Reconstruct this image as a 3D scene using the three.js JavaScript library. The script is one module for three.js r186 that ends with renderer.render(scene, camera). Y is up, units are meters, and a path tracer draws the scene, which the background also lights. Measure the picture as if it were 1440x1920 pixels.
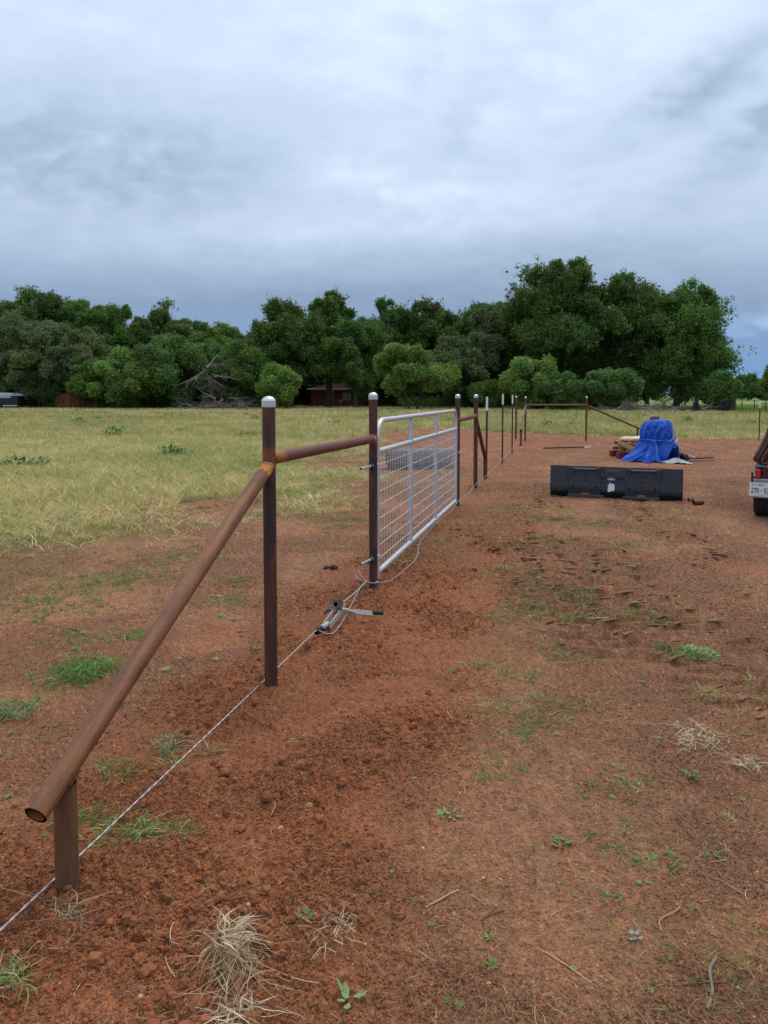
import * as THREE from 'three';
import { mergeGeometries } from 'three/addons/utils/BufferGeometryUtils.js';
import { RoundedBoxGeometry } from 'three/addons/geometries/RoundedBoxGeometry.js';

// ---------------------------------------------------------------- camera, sky, sun, exposure
const scene = new THREE.Scene();
const EYE = 1.62;
const camera = new THREE.PerspectiveCamera(71.6, 0.75, 0.05, 4000);
camera.position.set(0, EYE, 0);
camera.rotation.set(-Math.atan(79 / 1331), 0, 0);
camera.setViewOffset(1440, 1920, 0, 139, 1440, 1920);
const renderer = new THREE.WebGLRenderer({ antialias: true });
renderer.toneMapping = THREE.LinearToneMapping;
renderer.toneMappingExposure = 1.06;
renderer.shadowMap.enabled = true;

const sun = new THREE.DirectionalLight(0xffeacc, 1.5);
sun.position.set(10, 40, -34);
sun.target.position.set(0, 0, -14);
sun.castShadow = true;
sun.shadow.radius = 60;
Object.assign(sun.shadow.camera, { left: -40, right: 40, top: 40, bottom: -40, near: 1, far: 160 });
scene.add(sun, sun.target);

// seeded random numbers and gradient noise
function rng(a) {
  return () => { a = (a + 0x6D2B79F5) | 0; let t = Math.imul(a ^ (a >>> 15), 1 | a); t = (t + Math.imul(t ^ (t >>> 7), 61 | t)) ^ t; return ((t ^ (t >>> 14)) >>> 0) / 4294967296; };
}
const PERM = new Uint8Array(512), GX = new Float32Array(256), GY = new Float32Array(256);
{ const r = rng(77); const p = [...Array(256).keys()];
  for (let i = 255; i > 0; i--) { const j = Math.floor(r() * (i + 1)); [p[i], p[j]] = [p[j], p[i]]; }
  for (let i = 0; i < 512; i++) PERM[i] = p[i & 255];
  for (let i = 0; i < 256; i++) { const a = r() * Math.PI * 2; GX[i] = Math.cos(a); GY[i] = Math.sin(a); } }
function noise(x, y) {                    // about -1 .. 1
  const xi = Math.floor(x), yi = Math.floor(y), fx = x - xi, fy = y - yi;
  const u = fx * fx * fx * (fx * (fx * 6 - 15) + 10), v = fy * fy * fy * (fy * (fy * 6 - 15) + 10);
  const X = xi & 255, Y = yi & 255, A = PERM[X] + Y, B = PERM[X + 1] + Y;
  const a = PERM[A], b = PERM[B], c = PERM[A + 1], d = PERM[B + 1];
  const n0 = GX[a] * fx + GY[a] * fy, n1 = GX[b] * (fx - 1) + GY[b] * fy, n2 = GX[c] * fx + GY[c] * (fy - 1), n3 = GX[d] * (fx - 1) + GY[d] * (fy - 1);
  return 1.5 * (n0 + u * (n1 - n0) + v * ((n2 + u * (n3 - n2)) - (n0 + u * (n1 - n0))));
}
function fbm(x, y, oct = 4, gain = 0.5) { let s = 0, a = 1, t = 0; for (let i = 0; i < oct; i++) { s += a * noise(x + i * 17.3, y - i * 9.1); t += a; a *= gain; x *= 2.03; y *= 2.03; } return s / t * 1.4; }
function tnoise(x, y, p) {                // the same, repeating every p cells
  const xi = Math.floor(x), yi = Math.floor(y), fx = x - xi, fy = y - yi, m = (k) => ((k % p) + p) % p;
  const u = fx * fx * (3 - 2 * fx), v = fy * fy * (3 - 2 * fy);
  const h = (i, j) => PERM[(PERM[m(i) & 255] + m(j)) & 511];
  const g = (i, j, dx, dy) => { const k = h(xi + i, yi + j); return GX[k] * dx + GY[k] * dy; };
  const n0 = g(0, 0, fx, fy), n1 = g(1, 0, fx - 1, fy), n2 = g(0, 1, fx, fy - 1), n3 = g(1, 1, fx - 1, fy - 1);
  return 1.5 * (n0 + u * (n1 - n0) + v * ((n2 + u * (n3 - n2)) - (n0 + u * (n1 - n0))));
}
const clamp = (x, a = 0, b = 1) => Math.min(b, Math.max(a, x));
const sstep = (a, b, x) => { const t = clamp((x - a) / (b - a)); return t * t * (3 - 2 * t); };
const mix = (a, b, t) => a + (b - a) * t;
const mix3 = (a, b, t) => [mix(a[0], b[0], t), mix(a[1], b[1], t), mix(a[2], b[2], t)];
const s2l = (c) => { c /= 255; return c <= 0.04045 ? c / 12.92 : Math.pow((c + 0.055) / 1.055, 2.4); };
const lin = (r, g, b) => [s2l(r), s2l(g), s2l(b)];
const C = (r, g, b) => new THREE.Color().setRGB(r, g, b);
const V = (x, y, z) => new THREE.Vector3(x, y, z);

// overcast sky: layered cloud, brighter overhead, slate blue under the cloud base near the horizon
{
  const W = 2048, Hh = 1024, data = new Float32Array(W * Hh * 4);
  const stops = [[-90, [0.16, 0.15, 0.14]], [-1, [0.17, 0.24, 0.36]], [1.5, [0.135, 0.25, 0.47]], [3.5, [0.165, 0.265, 0.445]], [6, [0.225, 0.31, 0.465]], [9, [0.365, 0.455, 0.60]], [13, [0.54, 0.63, 0.775]], [19, [0.61, 0.70, 0.86]], [27, [0.655, 0.745, 0.90]], [45, [0.80, 0.88, 1.02]], [90, [0.97, 1.03, 1.14]]];
  const base = (e) => { for (let i = 1; i < stops.length; i++) if (e <= stops[i][0]) return mix3(stops[i - 1][1], stops[i][1], (e - stops[i - 1][0]) / (stops[i][0] - stops[i - 1][0])); return stops.at(-1)[1]; };
  const D2R = Math.PI / 180;
  // broad bodies of darker cloud: azimuth (degrees, 0 = ahead), elevation, half sizes, tilt, depth
  const banks = [[-20, 17, 13, 4.2, 0.12, 0.36], [24.2, 21.6, 5.2, 1.5, 0.42, 0.36], [28.5, 18.3, 6, 1.6, 0.5, 0.30], [14, 11, 15, 2.6, 0.12, 0.17], [6, 20.5, 3.4, 1.3, 0.9, 0.13], [-4, 7.5, 18, 1.3, 0.03, 0.12], [60, 20, 14, 5, 0.3, 0.25], [-70, 24, 16, 6, -0.2, 0.25], [110, 16, 22, 5, 0.1, 0.25], [-130, 19, 20, 5, 0.1, 0.27], [170, 15, 24, 5, 0, 0.24]];
  const glows = [[2, 16.2, 11, 2.2, -0.25, 0.10], [31, 5.2, 8, 1.1, 0.05, 0.38], [8, 27, 14, 5, 0, 0.05], [-12, 12, 12, 1.6, 0.05, 0.07]];
  for (let j = 0; j < Hh; j++) {
    const el = ((j + 0.5) / Hh - 0.5) * Math.PI, e = el / D2R, sy = Math.sin(el), cy = Math.cos(el);
    for (let i = 0; i < W; i++) {
      const ph = ((i + 0.5) / W - 0.5) * 2 * Math.PI, dx = cy * Math.cos(ph), dz = cy * Math.sin(ph);
      let c = base(e);
      if (e > -2) {
        const k = 1 / (Math.max(sy, 0) + 0.16), px = dx * k, pz = dz * k;
        let az = Math.atan2(dx, -dz) / D2R;
        const wx = 0.5 * fbm(px * 1.1 + 3, pz * 1.1 - 8, 3), wz = 0.5 * fbm(px * 1.1 - 31, pz * 1.1 + 5, 3);
        let n = fbm(px * 0.9 + wx + 7, pz * 1.5 + wz + 2, 5, 0.5);
        // lumps and ragged edges, laid out on the dome (x, z over height is too stretched low down)
        const kk = 1 / (Math.max(sy, 0) * 0.55 + 0.42), lx = dx * kk, lz = dz * kk, ly = sy * 3.2;
        const lump = fbm(lx * 6 + wx * 1.5 + 13, lz * 6 + ly * 3 + wz, 5, 0.55), rag = fbm(lx * 14 + lump + 50, lz * 14 + ly * 8, 4, 0.55);
        let d = 0.07 * n + 0.085 * lump + 0.03 * rag + 0.03 * fbm(px * 3.1 + wx * 2, pz * 5.2 + wz * 2 + 40, 4);
        const soft = 0.55 * lump + 0.75 * rag;
        const az2 = az + 2.2 * lump + 1.1 * rag, e2 = e + 1.0 * fbm(lx * 9 - 20, lz * 9 + ly * 5, 4) + 0.45 * rag;
        for (const [a, b, ra, rb, tilt, amt] of banks) {
          let u = az2 - a; u -= 360 * Math.round(u / 360);
          const v = e2 - b, uu = (u * Math.cos(tilt) + v * Math.sin(tilt)) / ra, vv = (v * Math.cos(tilt) - u * Math.sin(tilt)) / rb;
          const q = uu * uu + vv * vv;
          if (q < 6) d -= amt * Math.exp(-q * 0.9) * clamp(1 + soft * 0.9, 0.1, 1.8);
        }
        for (const [a, b, ra, rb, tilt, amt] of glows) {
          let u = az2 - a; u -= 360 * Math.round(u / 360);
          const v = e2 - b, uu = (u * Math.cos(tilt) + v * Math.sin(tilt)) / ra, vv = (v * Math.cos(tilt) - u * Math.sin(tilt)) / rb;
          const q = uu * uu + vv * vv;
          if (q < 6) d += amt * Math.exp(-q) * clamp(1 + soft, 0.2, 1.7);
        }
        const f = Math.exp(d) * 1.05;
        c = [c[0] * Math.pow(f, 1.15) * 0.945, c[1] * f, c[2] * Math.pow(f, 0.88) * 1.035];
      }
      const o = (j * W + i) * 4; data[o] = c[0]; data[o + 1] = c[1]; data[o + 2] = c[2]; data[o + 3] = 1;
    }
  }
  const t = new THREE.DataTexture(data, W, Hh, THREE.RGBAFormat, THREE.FloatType);
  t.mapping = THREE.EquirectangularReflectionMapping; t.magFilter = t.minFilter = THREE.LinearFilter; t.wrapS = THREE.RepeatWrapping; t.needsUpdate = true;
  scene.background = t; scene.environment = t;
}

// ---------------------------------------------------------------- helpers
const used = new Map();
function numbered(n) { const k = used.get(n) ?? 0; used.set(n, k + 1); return k ? n + '_' + String(k).padStart(3, '0') : n; }
function tag(o, label, category, group) { Object.assign(o.userData, { label, category }); if (group) o.userData.group = group; return o; }
function put(name, geo, mat, parent = scene) {
  const m = new THREE.Mesh(geo, mat); m.name = parent === scene ? numbered(name) : name; m.castShadow = m.receiveShadow = true; parent.add(m); return m;
}
function thing(name, label, category, [x, y, z] = [0, 0, 0], turn = 0, group) {
  const o = new THREE.Group(); o.name = numbered(name); scene.add(o); o.position.set(x, y, z); o.rotation.y = turn; tag(o, label, category, group); return o;
}
const std = (color, roughness = 0.85, extra = {}) => new THREE.MeshStandardMaterial({ color: Array.isArray(color) ? C(...color) : color, roughness, ...extra });
function merge(list) { return mergeGeometries(list.map((g) => { g = g.index ? g.toNonIndexed() : g; for (const k of Object.keys(g.attributes)) if (!['position', 'normal', 'uv', 'color'].includes(k)) g.deleteAttribute(k); return g; })); }
// closed pipe or bar between two points; uv = (turn, metres along)
function pipe(a, b, r0, r1 = r0, radial = 20, inner = 0, seg = 1) {
  const ax = b.clone().sub(a), L = ax.length(); ax.normalize();
  const ux = Math.abs(ax.y) > 0.9 ? V(1, 0, 0) : V(0, 1, 0), e1 = V(0, 0, 0).crossVectors(ax, ux).normalize(), e2 = V(0, 0, 0).crossVectors(ax, e1);
  const pos = [], nor = [], uv = [], idx = [];
  const ring = (t, r, nsign, nAx) => { const s = pos.length / 3; for (let i = 0; i <= radial; i++) { const th = i / radial * Math.PI * 2, cx = Math.cos(th), cy = Math.sin(th), d = e1.clone().multiplyScalar(cx).addScaledVector(e2, cy), p = a.clone().addScaledVector(ax, t * L).addScaledVector(d, r); pos.push(p.x, p.y, p.z); const n = nAx ? ax.clone().multiplyScalar(nAx) : d.multiplyScalar(nsign); nor.push(n.x, n.y, n.z); uv.push(i / radial, t * L); } return s; };
  const strip = (s0, s1, flip) => { for (let i = 0; i < radial; i++) { const q = [s0 + i, s1 + i, s0 + i + 1, s1 + i, s1 + i + 1, s0 + i + 1]; idx.push(...(flip ? q.reverse() : q)); } };
  let prev = ring(0, r0, 1);
  for (let k = 1; k <= seg; k++) { const c = ring(k / seg, mix(r0, r1, k / seg), 1); strip(c, prev); prev = c; }
  for (const [t, r, n] of [[0, r0, -1], [1, r1, 1]]) { const o = ring(t, r, 1, n), c = ring(t, inner || 1e-4, 1, n); strip(o, c, n < 0); }
  if (inner) { const p0 = ring(0, inner, -1), p1 = ring(1, inner, -1); strip(p0, p1); }
  const g = new THREE.BufferGeometry(); g.setAttribute('position', new THREE.Float32BufferAttribute(pos, 3)); g.setAttribute('normal', new THREE.Float32BufferAttribute(nor, 3)); g.setAttribute('uv', new THREE.Float32BufferAttribute(uv, 2)); g.setIndex(idx); return g;
}
const tube = (pts, r, seg = 40, radial = 6, closed = false) => new THREE.TubeGeometry(new THREE.CatmullRomCurve3(pts, closed, 'centripetal'), seg, r, radial, closed);
const box = (w, h, d, x = 0, y = 0, z = 0, r = 0) => { const g = r ? new RoundedBoxGeometry(w, h, d, 2, r) : new THREE.BoxGeometry(w, h, d); g.translate(x, y, z); return g; };
function tex(w, h, fn, srgb = true) {
  const d = new Uint8Array(w * h * 4);
  for (let y = 0; y < h; y++) for (let x = 0; x < w; x++) { const c = fn(x / w, y / h, x, y), o = (y * w + x) * 4; d[o] = clamp(c[0]) * 255; d[o + 1] = clamp(c[1]) * 255; d[o + 2] = clamp(c[2]) * 255; d[o + 3] = 255; }
  const t = new THREE.DataTexture(d, w, h); t.wrapS = t.wrapT = THREE.RepeatWrapping; t.magFilter = t.minFilter = THREE.LinearFilter; if (srgb) t.colorSpace = THREE.SRGBColorSpace; t.needsUpdate = true; return t;
}
// many small copies: list of {p, q or r (yaw), s, c}
const M4 = new THREE.Matrix4(), Q4 = new THREE.Quaternion(), EU = new THREE.Euler(), SC = new THREE.Vector3();
function copies(name, geo, mat, list, parent = scene) {
  const m = new THREE.InstancedMesh(geo, mat, list.length); m.name = parent === scene ? numbered(name) : name; m.castShadow = m.receiveShadow = true;
  const col = new THREE.Color();
  list.forEach((e, i) => {
    EU.set(e.rx ?? 0, e.ry ?? 0, e.rz ?? 0, 'YXZ'); Q4.setFromEuler(EU);
    if (Array.isArray(e.s)) SC.set(...e.s); else SC.setScalar(e.s ?? 1);
    M4.compose(e.p, Q4, SC); m.setMatrixAt(i, M4);
    m.setColorAt(i, col.setRGB(...e.c));
  });
  parent.add(m); return m;
}
function stuff(o, label, category) { o.userData.kind = 'stuff'; return tag(o, label, category); }
// ---------------------------------------------------------------- ground
// fence line: runs from the near brace foot F0 along FD; FN points to its right
const F0 = V(-1.03, 0, -2.22), FD = V(0.2530, 0, -0.9675), FN = V(0.9675, 0, 0.2530);
const along = (x, z) => (x - F0.x) * FD.x + (z - F0.z) * FD.z, side = (x, z) => (x - F0.x) * FN.x + (z - F0.z) * FN.z;
function table(t) { return (x) => { if (x <= t[0][0]) return t[0][1]; for (let i = 1; i < t.length; i++) if (x <= t[i][0]) return mix(t[i - 1][1], t[i][1], (x - t[i - 1][0]) / (t[i][0] - t[i - 1][0])); return t.at(-1)[1]; }; }
const grassEdge = table([[0, -7.5], [4, -5.6], [6, -4.3], [6.9, -3.7], [8, -3.3], [8.8, -2.8], [9.8, -2.35], [11.4, -1.5], [13.6, -0.9], [18, -1.1], [25, -1.2], [31, -1.0], [33, 0.2], [36, 2.5], [39, 6], [42, 40]]);   // distance -> x
const farEdge = table([[-2, 38], [3, 37.5], [5, 31], [9, 29.5], [14, 26.5], [18, 28], [24, 31], [40, 34]]);                       // x -> distance
function grassMask(x, z) {
  const d = -z, n = fbm(x * 0.35 + 3, z * 0.35, 3), m = noise(x * 1.3, z * 1.3 + 9);
  const wob = 0.9 * n + 0.35 * m;
  const a = sstep(-1.5, 2.0, grassEdge(d) - x + wob * 1.9 * clamp(d / 9, 0.5, 1.5));
  const b = sstep(-1.2, 1.4, d - farEdge(x) + wob * 2.2);
  return Math.max(a, x > -1.5 ? b : 0);
}
// tractor tyre tracks: centre lines
const tracks = [[[2.95, -12.4], [2.55, -10.8], [1.95, -8.6], [1.6, -6.9], [1.62, -5.8], [1.8, -4.7], [2.0, -3.8], [2.2, -3.0], [2.5, -1.6]], [[4.0, -12.2], [3.55, -9.9], [3.4, -8.0], [3.15, -6.7], [3.1, -5.6], [3.3, -4.4], [3.6, -3.0]], [[2.35, -7.4], [2.1, -6.2], [2.2, -5.0], [2.45, -3.9], [2.75, -2.6]], [[0.2, -9.4], [0.9, -8.1], [1.35, -7.0], [1.25, -5.9], [1.4, -4.9]], [[-1.5, -13.5], [-2.1, -10.8], [-3.3, -8.6], [-5.5, -6.6]]].map((pts) => {
  const c = new THREE.CatmullRomCurve3(pts.map(([x, z]) => V(x, 0, z))), n = 160, p = c.getSpacedPoints(n), L = c.getLength();
  return { p, L, n, x0: Math.min(...pts.map((q) => q[0])) - 0.6, x1: Math.max(...pts.map((q) => q[0])) + 0.6, z0: Math.min(...pts.map((q) => q[1])) - 0.6, z1: Math.max(...pts.map((q) => q[1])) + 0.6 };
});
function trackAt(x, z) {          // [height, strength]
  let h = 0, str = 0;
  for (const t of tracks) {
    if (x < t.x0 || x > t.x1 || z < t.z0 || z > t.z1) continue;
    let best = 1e9, bi = 0;
    for (let i = 0; i <= t.n; i++) { const dx = x - t.p[i].x, dz = z - t.p[i].z, d = dx * dx + dz * dz; if (d < best) { best = d; bi = i; } }
    const a = t.p[Math.max(0, bi - 1)], b = t.p[Math.min(t.n, bi + 1)], tx = b.x - a.x, tz = b.z - a.z, tl = Math.hypot(tx, tz);
    const dx = x - t.p[bi].x, dz = z - t.p[bi].z, lat = (dx * tz - dz * tx) / tl, al = bi / t.n * t.L + (dx * tx + dz * tz) / tl;
    const w = sstep(0.36, 0.27, Math.abs(lat) + 0.05 * noise(x * 5, z * 5));
    if (w <= 0) continue;
    const lug = (al + 0.55 * Math.abs(lat) + 0.03 * noise(x * 6 + 4, z * 6)) / 0.165, f = lug - Math.floor(lug);
    const ridge = sstep(0.05, 0.18, f) * sstep(0.74, 0.6, f) * (lat * (Math.floor(lug) % 2 ? 1 : -1) > -0.1 ? 1 : 0.4);
    const broken = sstep(-0.55, 0.25, fbm(x * 1.1 + 20, z * 1.1, 3) + 0.15);
    h += w * broken * (ridge * 0.04 - 0.02 + 0.004 * noise(x * 22, z * 22));
    str = Math.max(str, w * broken);
  }
  return [h, str];
}
const stripOf = (x, z) => {        // loose dug soil beside the fence
  const s = side(x, z) + 0.28 * fbm(x * 0.8, z * 0.8 + 4, 3), t = along(x, z);
  return sstep(-0.75, -0.3, s) * sstep(1.35, 0.75, s) * sstep(27, 22, t) * mix(1, 0.5, sstep(4.2, 6, t));
};
const billow = (x, y) => 1 - Math.abs(noise(x, y)) * 2;
const postHoles = [0, 1.633, 3.72, 8.26, 10.31, 11.76];
function groundAt(x, z, full = true) {
  const d = Math.hypot(x, z);
  let h = 0.028 * fbm(x * 0.3, z * 0.3 + 50, 3) * clamp(d / 5, 0.4, 1) * sstep(150, 30, d) + 0.012 * noise(x * 1.4, z * 1.4);
  if (d < 60) {
    const S = stripOf(x, z);
    h += S * (-0.004 + 0.012 * noise(x * 2.6, z * 2.6));
    for (const t of postHoles) { const dx = x - F0.x - FD.x * t, dz = z - F0.z - FD.z * t, q = dx * dx + dz * dz; if (q < 0.3) h += 0.025 * Math.exp(-q * 26) * (1 + 0.5 * noise(x * 7, z * 7)); }
    if (full) {
      const [th] = trackAt(x, z); h += th;
      const g = grassMask(x, z), bare = 1 - g;
      if (d < 34 && bare > 0.02) {
        const fade = sstep(34, 14, d);
        const lump = S * sstep(-0.5, 0.3, noise(x * 1.7 + 8, z * 1.7));
        if (lump > 0.01) h += fade * lump * (0.02 * Math.pow(clamp(0.5 + 0.5 * billow(x * 6.1 + 0.3 * noise(x * 9, z * 9), z * 6.1)), 2) + 0.012 * clamp(noise(x * 15, z * 15 + 5) + 0.1) + 0.014 * clamp(noise(x * 31 + 5, z * 31)) + 0.010 * clamp(noise(x * 63, z * 63 + 7)) - 0.020 * sstep(0.3, 0.6, noise(x * 10.5 + 77, z * 10.5)) - 0.012 * sstep(0.3, 0.6, noise(x * 24 + 7, z * 24 + 70)));
        const cr = bare * fade * sstep(-0.25, 0.35, fbm(x * 1.0 + 60, z * 1.0, 3) + 0.12);
        h += cr * (0.010 * clamp(noise(x * 40 + 9, z * 40)) + 0.010 * clamp(noise(x * 74, z * 74 + 2)));
        h += bare * fade * (0.010 * fbm(x * 3.3, z * 3.3 + 70, 3) + 0.009 * noise(x * 9, z * 9 + 31) + 0.007 * noise(x * 19 + 3, z * 19));
        // scuffs and heel marks: shallow dents with a rim
        const dent = noise(x * 2.4 + 41, z * 2.4 + 13); h -= bare * fade * 0.016 * sstep(0.45, 0.72, dent);
      } else if (g > 0) h += 0.02 * g * noise(x * 4, z * 4);
    }
  }
  return h;
}
const SOIL = { red: lin(138, 81, 46), brown: lin(124, 84, 58), tan: lin(158, 109, 76), dark: lin(68, 45, 34), clay: lin(154, 84, 50), straw: lin(132, 112, 64), turf: lin(98, 96, 50) };
function soilColor(x, z) {
  const d = Math.hypot(x, z), S = stripOf(x, z), g = grassMask(x, z);
  const n1 = fbm(x * 0.45 + 11, z * 0.45, 4), n2 = fbm(x * 1.6 + 5, z * 1.6 + 80, 4), n3 = noise(x * 6.5, z * 6.5), n4 = noise(x * 21 + 7, z * 21), n5 = noise(x * 55, z * 55 + 3);
  let c = mix3(SOIL.brown, SOIL.tan, clamp(0.38 + 0.45 * n1 + 0.35 * n2));
  const s = side(x, z);
  if (s < 0) c = mix3(c, SOIL.tan, 0.35);
  c = mix3(c, SOIL.clay, clamp(0.55 * n2 + 0.5 * fbm(x * 0.25 - 7, z * 0.25 + 31, 3) - 0.05) * 0.75);
  c = mix3(c, SOIL.red, S * 0.85);
  if (d > 12) c = mix3(c, SOIL.clay, 0.5 * sstep(12, 24, d) * clamp(0.6 + 0.6 * n1));
  const crumbs = sstep(-0.25, 0.35, fbm(x * 1.0 + 60, z * 1.0, 3) + 0.12) * (1 - S * 0.6);
  c = mix3(c, SOIL.dark, clamp(crumbs * (0.42 + 0.5 * n4 + 0.45 * n5) + 0.12 * n3) * 0.62);
  const k = 1 + 0.13 * n3 + 0.24 * n4 + 0.32 * n5;
  c = [c[0] * k, c[1] * k, c[2] * k];
  const grit = noise(x * 83 + 17, z * 83); if (grit > 0.52) c = mix3(c, lin(196, 152, 112), 0.55 * sstep(0.52, 0.75, grit) * (1 - 0.4 * S));
  // thin dry litter lying in drifts
  const lit = sstep(0.1, 0.7, fbm(x * 0.9 - 40, z * 0.9 + 12, 3)) * clamp(n5 * 1.5 + 0.2);
  c = mix3(c, SOIL.straw, 0.3 * lit * sstep(4, 9, d));
  if (x > 24 && z < -67) return lin(112, 128, 62);
  if (g > 0) c = mix3(c, mix3(SOIL.straw, SOIL.turf, clamp(0.5 + 0.8 * fbm(x * 0.2, z * 0.2, 3))), g * 0.9);
  return c;
}
{
  // a fan of rings that is finest near the work area and carries on to the horizon
  const ang = []; { let a = -Math.PI; const stepAt = (t) => Math.abs(t) < 0.60 ? 0.0019 : Math.abs(t) < 0.95 ? 0.0055 : Math.abs(t) < 1.5 ? 0.012 : 0.05; while (a < Math.PI) { ang.push(a); a += stepAt(a); } ang.push(Math.PI); }
  const rad = [0.02, 0.5, 0.8]; for (let v = 1050; v > 14; v -= v > 500 ? 1.35 : v > 120 ? 1.1 : 0.7) rad.push(1150 / v); for (let r = 85; r < 3200; r *= 1.12) rad.push(r);
  const nc = ang.length, nr = rad.length, pos = new Float32Array(nc * nr * 3), col = new Float32Array(nc * nr * 3), uv = new Float32Array(nc * nr * 2), idx = new Uint32Array((nc - 1) * (nr - 1) * 6);
  let o = 0;
  for (let j = 0; j < nr; j++) for (let i = 0; i < nc; i++) {
    const r = rad[j], x = r * Math.sin(ang[i]), z = -r * Math.cos(ang[i]), k = j * nc + i;
    const infront = Math.abs(ang[i]) < 1.5;
    pos[k * 3] = x; pos[k * 3 + 1] = groundAt(x, z, infront); pos[k * 3 + 2] = z;
    const c = infront || r < 40 ? soilColor(x, z) : SOIL.turf;
    col[k * 3] = c[0] / 0.72; col[k * 3 + 1] = c[1] / 0.72; col[k * 3 + 2] = c[2] / 0.72; uv[k * 2] = x; uv[k * 2 + 1] = z;
    if (j && i) { const a = k, b = k - 1, c2 = k - nc, d2 = k - nc - 1; idx[o++] = a; idx[o++] = b; idx[o++] = c2; idx[o++] = b; idx[o++] = d2; idx[o++] = c2; }
  }
  const g = new THREE.BufferGeometry(); g.setAttribute('position', new THREE.BufferAttribute(pos, 3)); g.setAttribute('color', new THREE.BufferAttribute(col, 3)); g.setAttribute('uv', new THREE.BufferAttribute(uv, 2)); g.setIndex(new THREE.BufferAttribute(idx, 1));
  g.computeVertexNormals();
  const nrm = g.attributes.normal; if (nrm.getY(nc * 40 + 400) < 0) { for (let k = 0; k < idx.length; k += 3) { const t = idx[k]; idx[k] = idx[k + 1]; idx[k + 1] = t; } g.computeVertexNormals(); }
  // grain of the soil: sand, small crumbs, pale grit
  const N = 1024, P = 256, rr = rng(5), grit = new Float32Array(N * N);
  for (let k = 0; k < 5200; k++) { const x = Math.floor(rr() * N), y = Math.floor(rr() * N), v = rr() < 0.6 ? 0.25 + 0.3 * rr() : -0.3, R = rr() < 0.85 ? 1 : 2; for (let a = -R; a <= R; a++) for (let b = -R; b <= R; b++) if (a * a + b * b <= R * R) grit[((y + a + N) % N) * N + (x + b + N) % N] = v; }
  const grain = (u, v) => 0.34 * tnoise(u * P, v * P, 256) + 0.30 * tnoise(u * 128 + 0.3, v * 128, 128) + 0.26 * tnoise(u * 52, v * 52, 52) + 0.14 * tnoise(u * 20, v * 20, 20);
  const map = tex(N, N, (u, v, x, y) => { const n = grain(u, v), q = grit[y * N + x], k = Math.pow(clamp(0.72 + 0.6 * n + q * 0.55, 0.10, 1), 1 / 2.2); return [k, k * (1 - 0.015 * n), k * (1 - 0.03 * n + 0.02 * (q > 0))]; });
  const bump = tex(N, N, (u, v, x, y) => { const n = clamp(0.5 + 0.6 * grain(u, v) + 0.5 * Math.abs(grit[y * N + x])); return [n, n, n]; }, false);
  for (const t of [map, bump]) t.repeat.set(1 / 1.37, 1 / 1.37);
  const m = new THREE.MeshStandardMaterial({ vertexColors: true, map, bumpMap: bump, bumpScale: 0.016, roughness: 0.97 });
  const o2 = put('ground', g, m); o2.userData.kind = 'structure'; tag(o2, 'red brown bare soil running out into the dry grass field', 'ground');
  console.log('ground', nc, nr, idx.length / 3);
}
const GY_ = (x, z) => groundAt(x, z, true);
// ---------------------------------------------------------------- grass, litter, stones
function bladeTuft(seed, n, h, w, spread, lean, seg = 2) {
  const r = rng(seed), pos = [], nor = [], idx = [];
  for (let i = 0; i < n; i++) {
    const a = r() * 6.283, d = spread * Math.sqrt(r()), bx = Math.cos(a) * d, bz = Math.sin(a) * d, dir = a + (r() - 0.5) * 2.2, L = h * (0.45 + 0.75 * r()), ln = lean * (0.3 + r()), wd = w * (0.7 + 0.6 * r());
    const tw = r() * 3.14, wx = Math.cos(tw), wz = Math.sin(tw), base = pos.length / 3;
    for (let k = 0; k <= seg; k++) {
      const t = k / seg, out = ln * L * t * t, y = L * (t - 0.35 * ln * t * t), px = bx + Math.cos(dir) * out, pz = bz + Math.sin(dir) * out, ww = wd * (1 - t * 0.85) * 0.5;
      pos.push(px - wx * ww, y - 0.01, pz - wz * ww, px + wx * ww, y - 0.01, pz + wz * ww); const nx = -wz, nz = wx; nor.push(nx * 0.6, 0.7, nz * 0.6, nx * 0.6, 0.7, nz * 0.6);
      if (k) { const q = base + k * 2; idx.push(q - 2, q - 1, q, q - 1, q + 1, q); }
    }
  }
  const g = new THREE.BufferGeometry(); g.setAttribute('position', new THREE.Float32BufferAttribute(pos, 3)); g.setAttribute('normal', new THREE.Float32BufferAttribute(nor, 3)); g.setIndex(idx); g.computeVertexNormals(); return g;
}
const leafMat = new THREE.MeshPhysicalMaterial({ color: 0xffffff, roughness: 0.8, transmission: 0.3, thickness: 0, side: THREE.DoubleSide, specularIntensity: 0.25 });
const dryMat = new THREE.MeshPhysicalMaterial({ color: 0xffffff, roughness: 0.75, transmission: 0.2, thickness: 0, side: THREE.DoubleSide, specularIntensity: 0.3 });
const GC = { straw: lin(226, 206, 150), pale: lin(234, 220, 178), gold: lin(206, 182, 116), green: lin(142, 160, 86), deep: lin(104, 134, 70), lush: lin(126, 160, 90), olive: lin(178, 175, 110), bit: lin(220, 198, 158), bit2: lin(190, 160, 118) };
function fieldColor(x, z, r) {
  const n = fbm(x * 0.09 + 3, z * 0.09 + 20, 4), m = fbm(x * 0.5 + 9, z * 0.5, 3);
  const wet = clamp((x > 4 ? 0.46 : 0.40) + 0.55 * n + 0.35 * m + (x > 4 ? 0.10 : 0));
  if (x > 24 && z < -67) return mix3(lin(124, 150, 66), lin(150, 164, 86), r());
  let c = r() < 0.22 + 0.75 * wet ? mix3(GC.olive, GC.green, r()) : mix3(GC.straw, r() < 0.5 ? GC.pale : GC.gold, r());
  const k = 0.68 + 0.68 * r(); return [c[0] * k, c[1] * k, c[2] * k];
}
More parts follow.
